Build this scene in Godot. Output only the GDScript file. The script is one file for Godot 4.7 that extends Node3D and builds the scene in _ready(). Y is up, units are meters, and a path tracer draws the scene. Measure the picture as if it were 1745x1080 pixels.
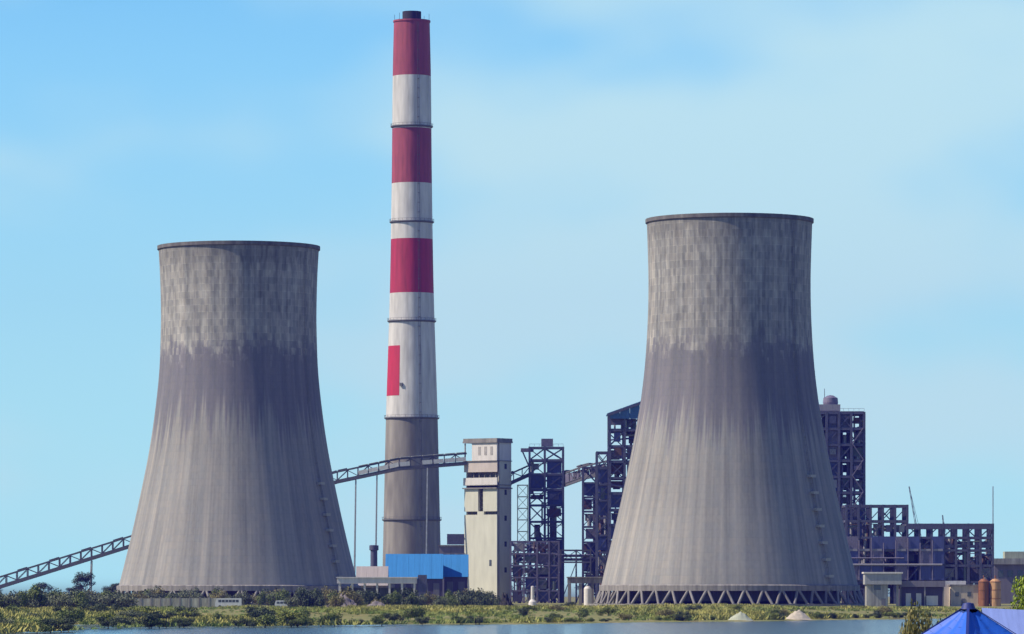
extends Node3D
# A thermal power station across a lake: two cooling towers, a banded chimney, conveyor, transfer tower, steel frames.
# Metres; the lens stands 5 m above the plant yard at the origin and looks along -Z.

var unit_box := BoxMesh.new()
var unit_tube := CylinderMesh.new()
var names := {}
var mats := {}
var rng := RandomNumberGenerator.new()

# ------------------------------------------------------------------ helpers
func called(parent: Node, base: String) -> String:
	var key := str(parent.get_instance_id()) + "/" + base
	var n: int = names.get(key, 0)
	names[key] = n + 1
	return base if n == 0 else "%s_%03d" % [base, n]

func put(parent: Node, base: String, mesh: Mesh, mat: Material, xf := Transform3D.IDENTITY) -> MeshInstance3D:
	var o := MeshInstance3D.new()
	o.mesh = mesh
	o.material_override = mat
	o.name = called(parent, base)
	o.transform = xf
	parent.add_child(o, true)
	return o

func thing(base: String, label: String, category: String, at := Vector3.ZERO, turn := 0.0, group := "") -> Node3D:
	var o := Node3D.new()
	o.name = called(self, base)
	add_child(o, true)
	o.position = at
	o.rotation.y = turn
	tag(o, label, category, group)
	return o

func tag(o: Node, label: String, category: String, group := "") -> void:
	o.set_meta("label", label)
	o.set_meta("category", category)
	if group != "":
		o.set_meta("group", group)

func box(parent: Node, base: String, centre: Vector3, size: Vector3, mat: Material, turn := 0.0) -> MeshInstance3D:
	return put(parent, base, unit_box, mat, Transform3D(Basis(Vector3.UP, turn).scaled_local(size), centre))

func span(a: Vector3, b: Vector3, w: float, h: float) -> Transform3D:
	var z := b - a
	var l := z.length()
	z /= l
	var up := Vector3.UP if absf(z.y) < 0.98 else Vector3.RIGHT
	var x := up.cross(z).normalized()
	return Transform3D(Basis(x * w, z.cross(x) * h, z * l), (a + b) * 0.5)

func bar(parent: Node, base: String, a: Vector3, b: Vector3, w: float, h: float, mat: Material) -> MeshInstance3D:
	return put(parent, base, unit_box, mat, span(a, b, w, h))

func rod(parent: Node, base: String, a: Vector3, b: Vector3, r: float, mat: Material) -> MeshInstance3D:
	var y := b - a
	var l := y.length()
	y /= l
	var side := Vector3.RIGHT if absf(y.x) < 0.9 else Vector3.FORWARD
	var x := side.cross(y).normalized()
	return put(parent, base, unit_tube, mat, Transform3D(Basis(x * r * 2.0, y * l, x.cross(y) * r * 2.0), (a + b) * 0.5))

class Build:
	var v := PackedVector3Array()
	var n := PackedVector3Array()
	var t := PackedVector2Array()
	var c := PackedColorArray()
	func tri(p: Array, m: Array, uv: Array, col: Color) -> void:
		var cr: Vector3 = (p[1] - p[0]).cross(p[2] - p[0])
		var order := [0, 1, 2]
		if cr.dot(m[0] + m[1] + m[2]) > 0.0:
			order = [0, 2, 1]
		for k in order:
			v.append(p[k])
			n.append(m[k])
			t.append(uv[k])
			c.append(col)
	func quad(p: Array, m: Array, uv: Array, col := Color.WHITE) -> void:
		tri([p[0], p[1], p[2]], [m[0], m[1], m[2]], [uv[0], uv[1], uv[2]], col)
		tri([p[0], p[2], p[3]], [m[0], m[2], m[3]], [uv[0], uv[2], uv[3]], col)
	func face(p: Array, col := Color.WHITE) -> void:
		var m: Vector3 = (p[1] - p[0]).cross(p[2] - p[0]).normalized()
		var z := Vector2.ZERO
		if p.size() == 4:
			quad(p, [m, m, m, m], [z, z, z, z], col)
		else:
			tri(p, [m, m, m], [z, z, z], col)
	func mesh() -> ArrayMesh:
		var a := []
		a.resize(Mesh.ARRAY_MAX)
		a[Mesh.ARRAY_VERTEX] = v
		a[Mesh.ARRAY_NORMAL] = n
		a[Mesh.ARRAY_TEX_UV] = t
		a[Mesh.ARRAY_COLOR] = c
		var m := ArrayMesh.new()
		m.add_surface_from_arrays(Mesh.PRIMITIVE_TRIANGLES, a)
		return m

# A turned surface: outline of (radius, height) points, walked so that outward is to the right going up.
func turned(outline: Array, segs: int, smooth := true, a0 := 0.0, a1 := TAU, vmax := 0.0) -> ArrayMesh:
	var b := Build.new()
	var count := outline.size()
	var nr := []
	for i in count:
		var d: Vector2
		if i == 0: d = outline[1] - outline[0]
		elif i == count - 1: d = outline[i] - outline[i - 1]
		else: d = outline[i + 1] - outline[i - 1]
		nr.append(Vector2(d.y, -d.x).normalized())
	for i in count - 1:
		var p: Vector2 = outline[i]
		var q: Vector2 = outline[i + 1]
		var fl := Vector2((q - p).y, -(q - p).x).normalized()
		var np: Vector2 = nr[i] if smooth else fl
		var nq: Vector2 = nr[i + 1] if smooth else fl
		for k in segs:
			var u0 := float(k) / segs
			var u1 := float(k + 1) / segs
			var s0 := lerpf(a0, a1, u0)
			var s1 := lerpf(a0, a1, u1)
			# angle 0 faces the camera (+Z), growing to the right (+X)
			var d0 := Vector3(sin(s0), 0, cos(s0))
			var d1 := Vector3(sin(s1), 0, cos(s1))
			var v0 := p.y / vmax if vmax > 0.0 else 0.0
			var v1 := q.y / vmax if vmax > 0.0 else 0.0
			b.quad([d0 * p.x + Vector3.UP * p.y, d1 * p.x + Vector3.UP * p.y, d1 * q.x + Vector3.UP * q.y, d0 * q.x + Vector3.UP * q.y],
				[d0 * np.x + Vector3.UP * np.y, d1 * np.x + Vector3.UP * np.y, d1 * nq.x + Vector3.UP * nq.y, d0 * nq.x + Vector3.UP * nq.y],
				[Vector2(u0, 1.0 - v0), Vector2(u1, 1.0 - v0), Vector2(u1, 1.0 - v1), Vector2(u0, 1.0 - v1)])
	return b.mesh()

func profile(rows: Array, h: float) -> float:
	for i in rows.size() - 1:
		if h >= rows[i].x and h <= rows[i + 1].x:
			var p0: Vector2 = rows[maxi(i - 1, 0)]
			var p3: Vector2 = rows[mini(i + 2, rows.size() - 1)]
			var t: float = (h - rows[i].x) / (rows[i + 1].x - rows[i].x)
			var dx: float = rows[i + 1].x - rows[i].x
			var m1: float = (rows[i + 1].y - p0.y) / maxf(rows[i + 1].x - p0.x, 0.01) * dx
			var m2: float = (p3.y - rows[i].y) / maxf(p3.x - rows[i].x, 0.01) * dx
			var t2 := t * t
			var t3 := t2 * t
			return (2 * t3 - 3 * t2 + 1) * rows[i].y + (t3 - 2 * t2 + t) * m1 + (-2 * t3 + 3 * t2) * rows[i + 1].y + (t3 - t2) * m2
	return rows[rows.size() - 1].y if h > rows[0].x else rows[0].y

# ------------------------------------------------------------------ textures and materials
func noise(seed_: int, freq: float, oct := 4, type := FastNoiseLite.TYPE_SIMPLEX_SMOOTH) -> FastNoiseLite:
	var f := FastNoiseLite.new()
	f.seed = seed_
	f.noise_type = type
	f.frequency = freq
	f.fractal_octaves = oct
	return f

func grey(seed_: int, freq: float, lo: float, hi: float, stretch: float, size := 256) -> ImageTexture:
	# seamless blotches; stretch > 1 draws them out downwards as run-off streaks
	var f := noise(seed_, freq, 5)
	var img := Image.create(size, size, false, Image.FORMAT_RGB8)
	for y in size:
		for x in size:
			var a := TAU * x / size
			var b := TAU * y / size
			var r := size / TAU
			var w := f.get_noise_3d(cos(a) * r, sin(a) * r, sin(b) * r / stretch) * 0.5 + 0.5
			var w2 := f.get_noise_3d(cos(a) * r + 900.0, sin(a) * r, cos(b) * r / stretch) * 0.5 + 0.5
			var k := lerpf(lo, hi, clampf((w + w2) * 0.5 * 1.7 - 0.35, 0.0, 1.0))
			img.set_pixel(x, y, Color(k, k, k))
	img.generate_mipmaps()
	return ImageTexture.create_from_image(img)

var tex := {}

func paint(key: String, lin: Color, rough := 0.8, cover := "blotch", scale_ := 0.06, metal := 0.0) -> StandardMaterial3D:
	if mats.has(key):
		return mats[key]
	var m := StandardMaterial3D.new()
	m.albedo_color = lin.linear_to_srgb()
	m.roughness = rough
	m.metallic = metal
	if cover != "":
		m.albedo_texture = tex[cover]
		m.uv1_triplanar = true
		m.uv1_world_triplanar = true
		m.uv1_scale = Vector3.ONE * scale_
	mats[key] = m
	return m

func tinted(key: String, rough: float, back := 0.0) -> StandardMaterial3D:
	if mats.has(key):
		return mats[key]
	var m := StandardMaterial3D.new()
	m.vertex_color_use_as_albedo = true
	m.roughness = rough
	m.cull_mode = BaseMaterial3D.CULL_DISABLED
	if back > 0.0:
		m.backlight_enabled = true
		m.backlight = Color(back, back * 1.1, back * 0.4)
	mats[key] = m
	return m

# Weathered shell concrete: cast lifts and form panels, run-off streaks, a dark algae belt with ragged lower edge below the drier, patchy crown.
func shell_texture(seed_: int, edge: float, belt_low: float, height: float) -> ImageTexture:
	var w := 1024
	var h := 1024
	var img := Image.create(w, h, false, Image.FORMAT_RGB8)
	var fine := noise(seed_, 0.35, 3)
	var streak := noise(seed_ + 1, 0.16, 4)
	var broad := noise(seed_ + 2, 0.02, 3)
	var mottle := noise(seed_ + 7, 0.13, 4)
	var cell := RandomNumberGenerator.new()
	cell.seed = seed_
	var lifts := 52
	var panels := 132
	var tone := PackedFloat32Array()
	for i in lifts * panels:
		tone.append(cell.randf())
	for x in w:
		var a := TAU * x / w
		var cx := cos(a) * 36.0
		var cz := sin(a) * 36.0
		# column-wise reach of stains
		var reach := streak.get_noise_2d(cx * 1.2 + 300.0, cz * 1.2) * 9.0 + streak.get_noise_2d(cx * 4.0, cz * 4.0 + 70.0) * 7.0
		for y in h:
			var hy := (1.0 - (y + 0.5) / h) * height
			var k := 0.262
			# long vertical run-off
			var s := streak.get_noise_3d(cx * 1.6, hy * 0.05, cz * 1.6)
			var s2 := streak.get_noise_3d(cx * 5.0, hy * 0.09 + 40.0, cz * 5.0)
			var f := fine.get_noise_3d(cx * 2.5, hy * 1.2, cz * 2.5)
			var bl := broad.get_noise_3d(cx, hy, cz)
			k *= 1.0 + 0.3 * s + 0.24 * s2 + 0.08 * f + 0.18 * bl
			# cast lifts and form panels
			var li := int(hy / height * lifts) % lifts
			var pi_ := int((float(x) / w) * panels + (0.5 if li % 2 == 1 else 0.0)) % panels
			var tn := tone[li * panels + pi_]
			# the drier crown breaks up downwards into patches, stepping by cast panels here and there
			var mot := mottle.get_noise_3d(cx * 2.3, hy * 0.9, cz * 2.3)
			var patch := mottle.get_noise_3d(cx * 0.9 + 50.0, hy * 0.45, cz * 0.9)
			var crown := smoothstep(-4.2, 4.2, hy - edge + mot * 4.5 + patch * 4.0 + f * 2.0 + (tn - 0.5) * 4.0)
			k *= lerpf(1.0 + (tn - 0.5) * 0.05, 1.0 + (tn - 0.5) * 0.30, crown)
			k *= lerpf(1.0, 1.0 + 0.42 * mot + 0.1 * s2, crown)
			var lf := fposmod(hy / height * lifts, 1.0)
			var pf := fposmod((float(x) / w) * panels + (0.5 if li % 2 == 1 else 0.0), 1.0)
			if lf < 0.09 or pf < 0.07:
				k *= lerpf(0.95, 1.14, crown)
			# algae belt: ragged drips, not a fade
			var belt := 1.0 - crown
			var drip := clampf((hy - belt_low - reach * 1.6) / (7.0 + 6.0 * absf(s2)), 0.0, 1.0)
			belt *= drip * (0.82 + 0.5 * s2 + 0.3 * bl)
			k *= lerpf(1.0, 0.58, clampf(belt, 0.0, 1.0))
			# soot just under the rim
			var soot := clampf((hy - (height - 8.0) - reach * 0.5) / 2.0, 0.0, 1.0) * clampf(0.5 + s2 * 1.6, 0.0, 1.0)
			k *= lerpf(1.0, 0.62, soot)
			var warm := 0.05 * s + 0.04 * (tn - 0.5)
			var slate := clampf(belt, 0.0, 1.0)
			var lin := Color(k * (1.0 + warm - 0.03 * slate), k * (0.98 - 0.035 * slate), k * (0.965 - warm + 0.15 * slate))
			img.set_pixel(x, y, lin.linear_to_srgb())
	img.generate_mipmaps()
	return ImageTexture.create_from_image(img)

# ------------------------------------------------------------------ sky
func sky_image() -> ImageTexture:
	var w := 2048
	var h := 1024
	var img := Image.create(w, h, false, Image.FORMAT_RGBF)
	var veil := noise(11, 1.0, 5)
	var big := noise(23, 1.0, 3)
	var low := Color(0.48, 0.88, 0.95)
	var mid := Color(0.21, 0.60, 0.99)
	var top := Color(0.012, 0.05, 0.33)
	var cloud := Color(0.60, 0.86, 0.90)
	for y in h:
		var e := PI * 0.5 - PI * (y + 0.5) / h
		if e < -0.03:
			continue
		var se := sin(e)
		for x in w:
			# column w/2 looks along -Z, growing to +X
			var az := TAU * ((x + 0.5) / w - 0.5)
			var up := maxf(se, 0.0)
			var base := low.lerp(mid, smoothstep(0.02, 0.16, up)).lerp(top, pow(smoothstep(0.11, 0.50, up), 0.6))
			# drawn-out wisps on a high sheet
			var d := Vector3(sin(az) * cos(e), se * 2.6, -cos(az) * cos(e))
			var n1 := veil.get_noise_3d(d.x * 9.0, d.y * 9.0, d.z * 9.0)
			var n2 := big.get_noise_3d(d.x * 3.5 + 4.0, d.y * 3.5, d.z * 3.5)
			var cov := 0.58 + 1.0 * n1 + 0.5 * n2 + 0.58 * sin(az * 20.0 + 0.6)
			cov = clampf(cov, 0.0, 1.0)
			cov = cov * cov * (3.0 - 2.0 * cov) * lerpf(0.85, 0.12, smoothstep(0.12, 0.6, up))
			img.set_pixel(x, y, base.lerp(cloud, cov))
	# below the horizon: what the hazy land beyond would send up
	for y in range(int(h * 0.5 + 10), h):
		for x in range(0, w):
			img.set_pixel(x, y, Color(0.16, 0.2, 0.2))
	return ImageTexture.create_from_image(img)

# ------------------------------------------------------------------ land
func shore(x: float) -> float:
	return 995.0 - 110.0 * smoothstep(66.0, 84.0, -x) + 1.85 * clampf(x, -400.0, 260.0) + shore_noise.get_noise_1d(x) * 26.0

var shore_noise := FastNoiseLite.new()
var land_noise := FastNoiseLite.new()

func land(x: float, d: float) -> float:
	var s := shore(x)
	var far := -3.6 + 1.9 * smoothstep(-30.0, 3.0, d - s) + 1.7 * smoothstep(2.0, 240.0, d - s)
	far += 0.35 * land_noise.get_noise_2d(x, d) * smoothstep(4.0, 60.0, d - s) * (1.0 - smoothstep(1350.0, 1480.0, d))
	var near := 3.35 - 1.6 * smoothstep(0.0, 130.0, d) - 5.6 * smoothstep(130.0, 640.0, d)
	if d < 0.0:
		near = 3.35
	return maxf(near, far) if d < 700.0 else far

func make_ground() -> void:
	var xs := PackedFloat32Array()
	var ds := PackedFloat32Array()
	var x := -3000.0
	while x <= 3000.0:
		xs.append(x)
		x += 6.0 if absf(x + 3.0) < 200.0 else (40.0 if absf(x) < 600.0 else 600.0)
	var d := -200.0
	while d <= 4300.0:
		ds.append(d)
		d += 10.0 if d < 780.0 else (5.0 if d < 1420.0 else (40.0 if d < 2600.0 else 400.0))
	var b := Build.new()
	var st := SurfaceTool.new()
	st.begin(Mesh.PRIMITIVE_TRIANGLES)
	var nx := xs.size()
	for j in ds.size():
		for i in nx:
			st.set_smooth_group(0)
			st.add_vertex(Vector3(xs[i], land(xs[i], ds[j]), -ds[j]))
	for j in ds.size() - 1:
		for i in nx - 1:
			var a := j * nx + i
			# clockwise seen from above
			for k in [a, a + nx, a + nx + 1, a, a + nx + 1, a + 1]:
				st.add_index(k)
	st.generate_normals()
	var m := StandardMaterial3D.new()
	var img := Image.create(512, 512, false, Image.FORMAT_RGB8)
	var f1 := noise(5, 0.02, 5)
	var f2 := noise(6, 0.07, 4)
	for yy in 512:
		for xx in 512:
			var p := f1.get_noise_2d(xx, yy) + 0.0
			var q := f2.get_noise_2d(xx, yy)
			# mirror-blend edges so that the tile repeats without seams
			var c := Color(0.17, 0.18, 0.04).lerp(Color(0.27, 0.22, 0.08), clampf(p * 1.8 + 0.35, 0, 1)).lerp(Color(0.06, 0.09, 0.025), clampf(q * 1.5, 0, 1))
			img.set_pixel(xx, yy, c.linear_to_srgb())
	img.generate_mipmaps()
	m.albedo_texture = ImageTexture.create_from_image(img)
	m.uv1_triplanar = true
	m.uv1_world_triplanar = true
	m.uv1_scale = Vector3.ONE * 0.011
	m.roughness = 1.0
	var o := put(self, "ground", st.commit(), m)
	o.set_meta("kind", "structure")

func make_water() -> void:
	var m := StandardMaterial3D.new()
	m.albedo_color = Color(0.03, 0.085, 0.14).linear_to_srgb()
	m.roughness = 0.12
	m.metallic_specular = 0.5
	var f := noise(31, 0.03, 4)
	var img := f.get_seamless_image(512, 512)
	img.bump_map_to_normal_map(6.0)
	m.normal_enabled = true
	m.normal_texture = ImageTexture.create_from_image(img)
	m.normal_scale = 0.6
	m.uv1_scale = Vector3(90, 60, 1)
	var p := PlaneMesh.new()
	p.size = Vector2(1500, 1200)
	var o := put(self, "lake_water", p, m, Transform3D(Basis.IDENTITY, Vector3(0, -2.0, -900)))
	o.set_meta("kind", "structure")

# ------------------------------------------------------------------ cooling towers
func cooling_tower(label: String, at: Vector3, rows: Array, seed_: int, edge: float, belt_low: float, ladder_turn: float) -> void:
	var t := thing("cooling_tower", label, "cooling tower", at, 0.0, "hyperbolic cooling towers")
	var top: float = rows[rows.size() - 1].x
	var foot := 5.6
	var m := StandardMaterial3D.new()
	m.albedo_texture = shell_texture(seed_, edge, belt_low, top)
	m.roughness = 0.92
	var outer := []
	var inner := []
	var steps := 60
	for i in steps + 1:
		var hh := lerpf(foot, top, float(i) / steps)
		var r := profile(rows, hh)
		outer.append(Vector2(r, hh))
		inner.push_front(Vector2(r - 0.8, hh))
	put(t, "shell", turned(outer, 144, true, -PI, PI, top), m)
	put(t, "inner_shell", turned(inner, 96), paint("inner_concrete", Color(0.2, 0.19, 0.18), 0.95, "streak", 0.03))
	var rim_mat := paint("rim_concrete", Color(0.21, 0.2, 0.2), 0.9, "streak", 0.05)
	var rt := profile(rows, top)
	put(t, "rim", turned([Vector2(rt + 0.02, top - 1.2), Vector2(rt + 0.45, top - 0.9), Vector2(rt + 0.45, top + 0.35), Vector2(rt - 1.3, top + 0.35), Vector2(rt - 1.3, top - 0.9), Vector2(rt - 0.78, top - 1.2)], 120, false), rim_mat)
	var rb := profile(rows, foot)
	var pale := paint("pale_concrete", Color(0.36, 0.34, 0.33), 0.9, "streak", 0.06)
	put(t, "ring_beam", turned([Vector2(rb - 0.9, foot - 0.5), Vector2(rb + 0.45, foot - 0.5), Vector2(rb + 0.45, foot + 1.3), Vector2(profile(rows, foot + 1.6) - 0.05, foot + 1.6)], 144, false), pale)
	# raking legs in a zigzag
	var nodes := 44
	var r0: float = rows[0].y + 0.6
	for k in nodes:
		for s in [-0.44, 0.44]:
			var a0: float = TAU * (k + s * 0.16) / nodes
			var a1: float = TAU * (k + s) / nodes
			rod(t, "raking_column", Vector3(sin(a0) * r0, 0.1, cos(a0) * r0), Vector3(sin(a1) * rb, foot - 0.45, cos(a1) * rb), 0.47, pale)
	for k in nodes:
		var a := TAU * k / nodes
		box(t, "plinth", Vector3(sin(a) * (r0 + 0.1), 0.35, cos(a) * (r0 + 0.1)), Vector3(2.0, 1.1, 1.6), pale, a)
	put(t, "basin_wall", turned([Vector2(r0 + 2.2, -0.4), Vector2(r0 + 2.2, 0.75), Vector2(r0 + 1.8, 0.75), Vector2(r0 + 1.8, -0.4)], 120, false), pale)
	# packing deck above the rain zone, basin floor, and the crossed wind walls of wet concrete under it
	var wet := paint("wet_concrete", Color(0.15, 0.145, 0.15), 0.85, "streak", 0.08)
	put(t, "packing_deck", turned([Vector2(0.3, foot - 0.3), Vector2(rb - 1.1, foot - 0.3), Vector2(rb - 1.1, foot + 2.0), Vector2(0.3, foot + 2.0)], 96, false), wet)
	for a in [0.5, 0.5 + PI * 0.5]:
		box(t, "wind_wall", Vector3(0, (foot - 0.3) * 0.5 - 0.2, 0), Vector3(rb * 2.0 - 3.0, foot - 0.2, 0.4), wet, a)
	put(t, "packing_skirt", turned([Vector2(rb - 6.0, 1.6), Vector2(rb - 6.0, foot - 0.35)], 96, false), wet)
	# caged ladder up the outside with pale landings
	var lad := put(t, "ladder", ladder_mesh(rows, foot, top, ladder_turn), paint("ladder_steel", Color(0.2, 0.2, 0.2), 0.6, "blotch", 0.3))
	var hh := 10.0
	while hh < 44.0:
		var r := profile(rows, hh) + 0.9
		box(lad, "landing", Vector3(sin(ladder_turn) * r, hh, cos(ladder_turn) * r), Vector3(2.6, 0.9, 1.7), paint("landing_steel", Color(0.45, 0.45, 0.44), 0.6, "blotch", 0.3), ladder_turn)
		hh += 5.6

func ladder_mesh(rows: Array, foot: float, top: float, turn: float) -> ArrayMesh:
	var st := SurfaceTool.new()
	st.begin(Mesh.PRIMITIVE_TRIANGLES)
	var out := Vector3(sin(turn), 0, cos(turn))
	var side := Vector3(cos(turn), 0, -sin(turn))
	var n := 50
	for i in n:
		var h0 := lerpf(foot - 3.0, top, float(i) / n)
		var h1 := lerpf(foot - 3.0, top, float(i + 1) / n)
		var p := out * (profile(rows, maxf(h0, foot)) + 0.6) + Vector3.UP * h0
		var q := out * (profile(rows, maxf(h1, foot)) + 0.6) + Vector3.UP * h1
		for s in [-0.35, 0.35]:
			st.append_from(unit_box, 0, span(p + side * s, q + side * s, 0.12, 0.12))
		st.append_from(unit_box, 0, span(p - side * 0.35, p + side * 0.35, 0.08, 0.08))
		st.append_from(unit_box, 0, span(p - out * 0.8, p + out * 0.5, 0.1, 0.1))
	return st.commit()

# ------------------------------------------------------------------ chimney
func chimney() -> void:
	var t := thing("chimney", "tall tapering chimney with faded red and white bands above bare concrete", "chimney", Vector3(-48.0, 0, -2250))
	var rows := [Vector2(0, 14.4), Vector2(39, 13.5), Vector2(88, 12.4), Vector2(147.6, 10.55), Vector2(200, 9.65), Vector2(251.6, 9.15), Vector2(277.5, 8.6)]
	var bare := paint("chimney_concrete", Color(0.34, 0.315, 0.29), 0.9, "streak", 0.02)
	var white := paint("white_paint", Color(0.8, 0.78, 0.78), 0.7, "soot", 0.028)
	var red_low := paint("red_paint", Color(0.54, 0.03, 0.085), 0.65, "soot", 0.03)
	var red_high := paint("faded_red_paint", Color(0.44, 0.08, 0.125), 0.7, "soot", 0.033)
	var bands := [[0.0, 88.0, bare, "concrete_shaft"], [88.0, 147.6, white, "white_band"], [147.6, 173.5, red_low, "red_band"], [173.5, 200.2, white, "white_band"],
		[200.2, 226.4, red_high, "red_band"], [226.4, 251.6, white, "white_band"], [251.6, 277.5, red_high, "red_band"]]
	for b in bands:
		var line := []
		var steps := 10
		for i in steps + 1:
			var hh: float = lerpf(b[0], b[1], float(i) / steps)
			line.append(Vector2(profile(rows, hh), hh))
		put(t, b[3], turned(line, 72), b[2])
	var rt := 8.6
	var dark := paint("soot", Color(0.035, 0.033, 0.04), 0.9, "blotch", 0.1)
	put(t, "top_slab", turned([Vector2(rt, 277.5), Vector2(rt + 0.35, 277.5), Vector2(rt + 0.35, 278.3), Vector2(4.0, 278.6)], 72, false), red_high)
	put(t, "flue", turned([Vector2(4.5, 278.4), Vector2(4.5, 282.6), Vector2(4.1, 282.6), Vector2(4.1, 274.0)], 48, false), dark)
	for k in 6:
		var a := TAU * k / 6 + 0.3
		rod(t, "lightning_rod", Vector3(sin(a) * 8.5, 278.2, cos(a) * 8.5), Vector3(sin(a) * 8.5, 281.4, cos(a) * 8.5), 0.08, dark)
	var grate := paint("platform_steel", Color(0.17, 0.17, 0.175), 0.7, "blotch", 0.2)
	for hp in [39.3, 88.0, 134.4, 181.9, 227.6]:
		var r := profile(rows, hp)
		var pl := put(t, "platform", turned([Vector2(r - 0.1, hp - 0.9), Vector2(r + 0.8, hp - 0.3), Vector2(r + 0.8, hp + 0.1), Vector2(r - 0.1, hp + 0.1)], 60, false), grate)
		put(pl, "handrail", turned([Vector2(r + 0.7, hp + 1.1), Vector2(r + 0.8, hp + 1.1), Vector2(r + 0.8, hp + 1.2), Vector2(r + 0.7, hp + 1.2), Vector2(r + 0.7, hp + 1.1)], 60, false), grate)
		for k in 30:
			var a: float = TAU * k / 30
			var p: Vector3 = Vector3(sin(a), 0, cos(a)) * (r + 0.73)
			rod(pl, "handrail_post", p + Vector3.UP * (hp + 0.05), p + Vector3.UP * (hp + 1.15), 0.06, grate)
	# upright red plate on the sunny side, a few centimetres off the shaft
	var line2 := []
	for i in 9:
		var hh := lerpf(98.4, 122.3, i / 8.0)
		line2.append(Vector2(profile(rows, hh) + 0.06, hh))
	var patch := put(t, "red_panel", turned(line2, 20, true, -1.42, -0.50), paint("sign_red", Color(0.55, 0.02, 0.06), 0.6, "softstreak", 0.05))
	patch.set_meta("label", "upright red rectangle on the white band")
	# aircraft lamp box beside the plate, and the shaft ladder
	var rl := profile(rows, 103.0)
	box(t, "lamp_box", Vector3(sin(-0.40) * (rl + 0.4), 103.6, cos(-0.40) * (rl + 0.4)), Vector3(1.3, 1.5, 0.8), grate, -0.40)
	var st := SurfaceTool.new()
	st.begin(Mesh.PRIMITIVE_TRIANGLES)
	var o := Vector3(sin(0.35), 0, cos(0.35))
	var sd := Vector3(cos(0.35), 0, -sin(0.35))
	for i in 60:
		var h0 := 4.0 + i * 4.55
		var h1 := h0 + 4.55
		for s in [-0.4, 0.4]:
			st.append_from(unit_box, 0, span(o * (profile(rows, h0) + 0.45) + sd * s + Vector3.UP * h0, o * (profile(rows, h1) + 0.45) + sd * s + Vector3.UP * h1, 0.14, 0.14))
		st.append_from(unit_box, 0, span(o * (profile(rows, h0) - 0.1) + Vector3.UP * h0, o * (profile(rows, h0) + 0.9) + Vector3.UP * h0, 0.9, 0.12))
	put(t, "ladder", st.commit(), grate)

# ------------------------------------------------------------------ steelwork
# Columns, floor beams and braces on a grid; xs, zs, levels in the thing's own metres.
func frame(t: Node, xs: Array, zs: Array, levels: Array, mat: Material, cw := 0.7, bw := 0.5, brace := 0, rs := 1) -> void:
	var r := RandomNumberGenerator.new()
	r.seed = rs
	var top: float = levels[levels.size() - 1]
	for x in xs:
		for z in zs:
			box(t, "column", Vector3(x, top * 0.5, z), Vector3(cw, top, cw), mat)
	for li in levels.size():
		var y: float = levels[li]
		for z in zs:
			for i in xs.size() - 1:
				bar(t, "beam", Vector3(xs[i] + cw * 0.5, y - bw * 0.7, z), Vector3(xs[i + 1] - cw * 0.5, y - bw * 0.7, z), bw, bw * 1.3, mat)
		for x in xs:
			for i in zs.size() - 1:
				bar(t, "beam", Vector3(x, y - bw * 0.7, zs[i] - cw * 0.5), Vector3(x, y - bw * 0.7, zs[i + 1] + cw * 0.5), bw, bw * 1.3, mat)
	if brace == 0:
		return
	for li in levels.size():
		var y1: float = levels[li]
		var y0: float = levels[li - 1] if li > 0 else 0.0
		for zi in [0, zs.size() - 1]:
			var z: float = zs[zi]
			for i in xs.size() - 1:
				if (i + li + zi) % brace == 0:
					bar(t, "brace", Vector3(xs[i], y0, z), Vector3(xs[i + 1], y1 - bw, z), bw * 0.6, bw * 0.6, mat)
					if r.randf() < 0.6:
						bar(t, "brace", Vector3(xs[i + 1], y0, z - 0.2), Vector3(xs[i], y1 - bw, z - 0.2), bw * 0.6, bw * 0.6, mat)
		for x in [xs[0], xs[xs.size() - 1]]:
			for i in zs.size() - 1:
				bar(t, "brace", Vector3(x, y0, zs[i]), Vector3(x, y1 - bw, zs[i + 1]), bw * 0.6, bw * 0.6, mat)

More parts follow.
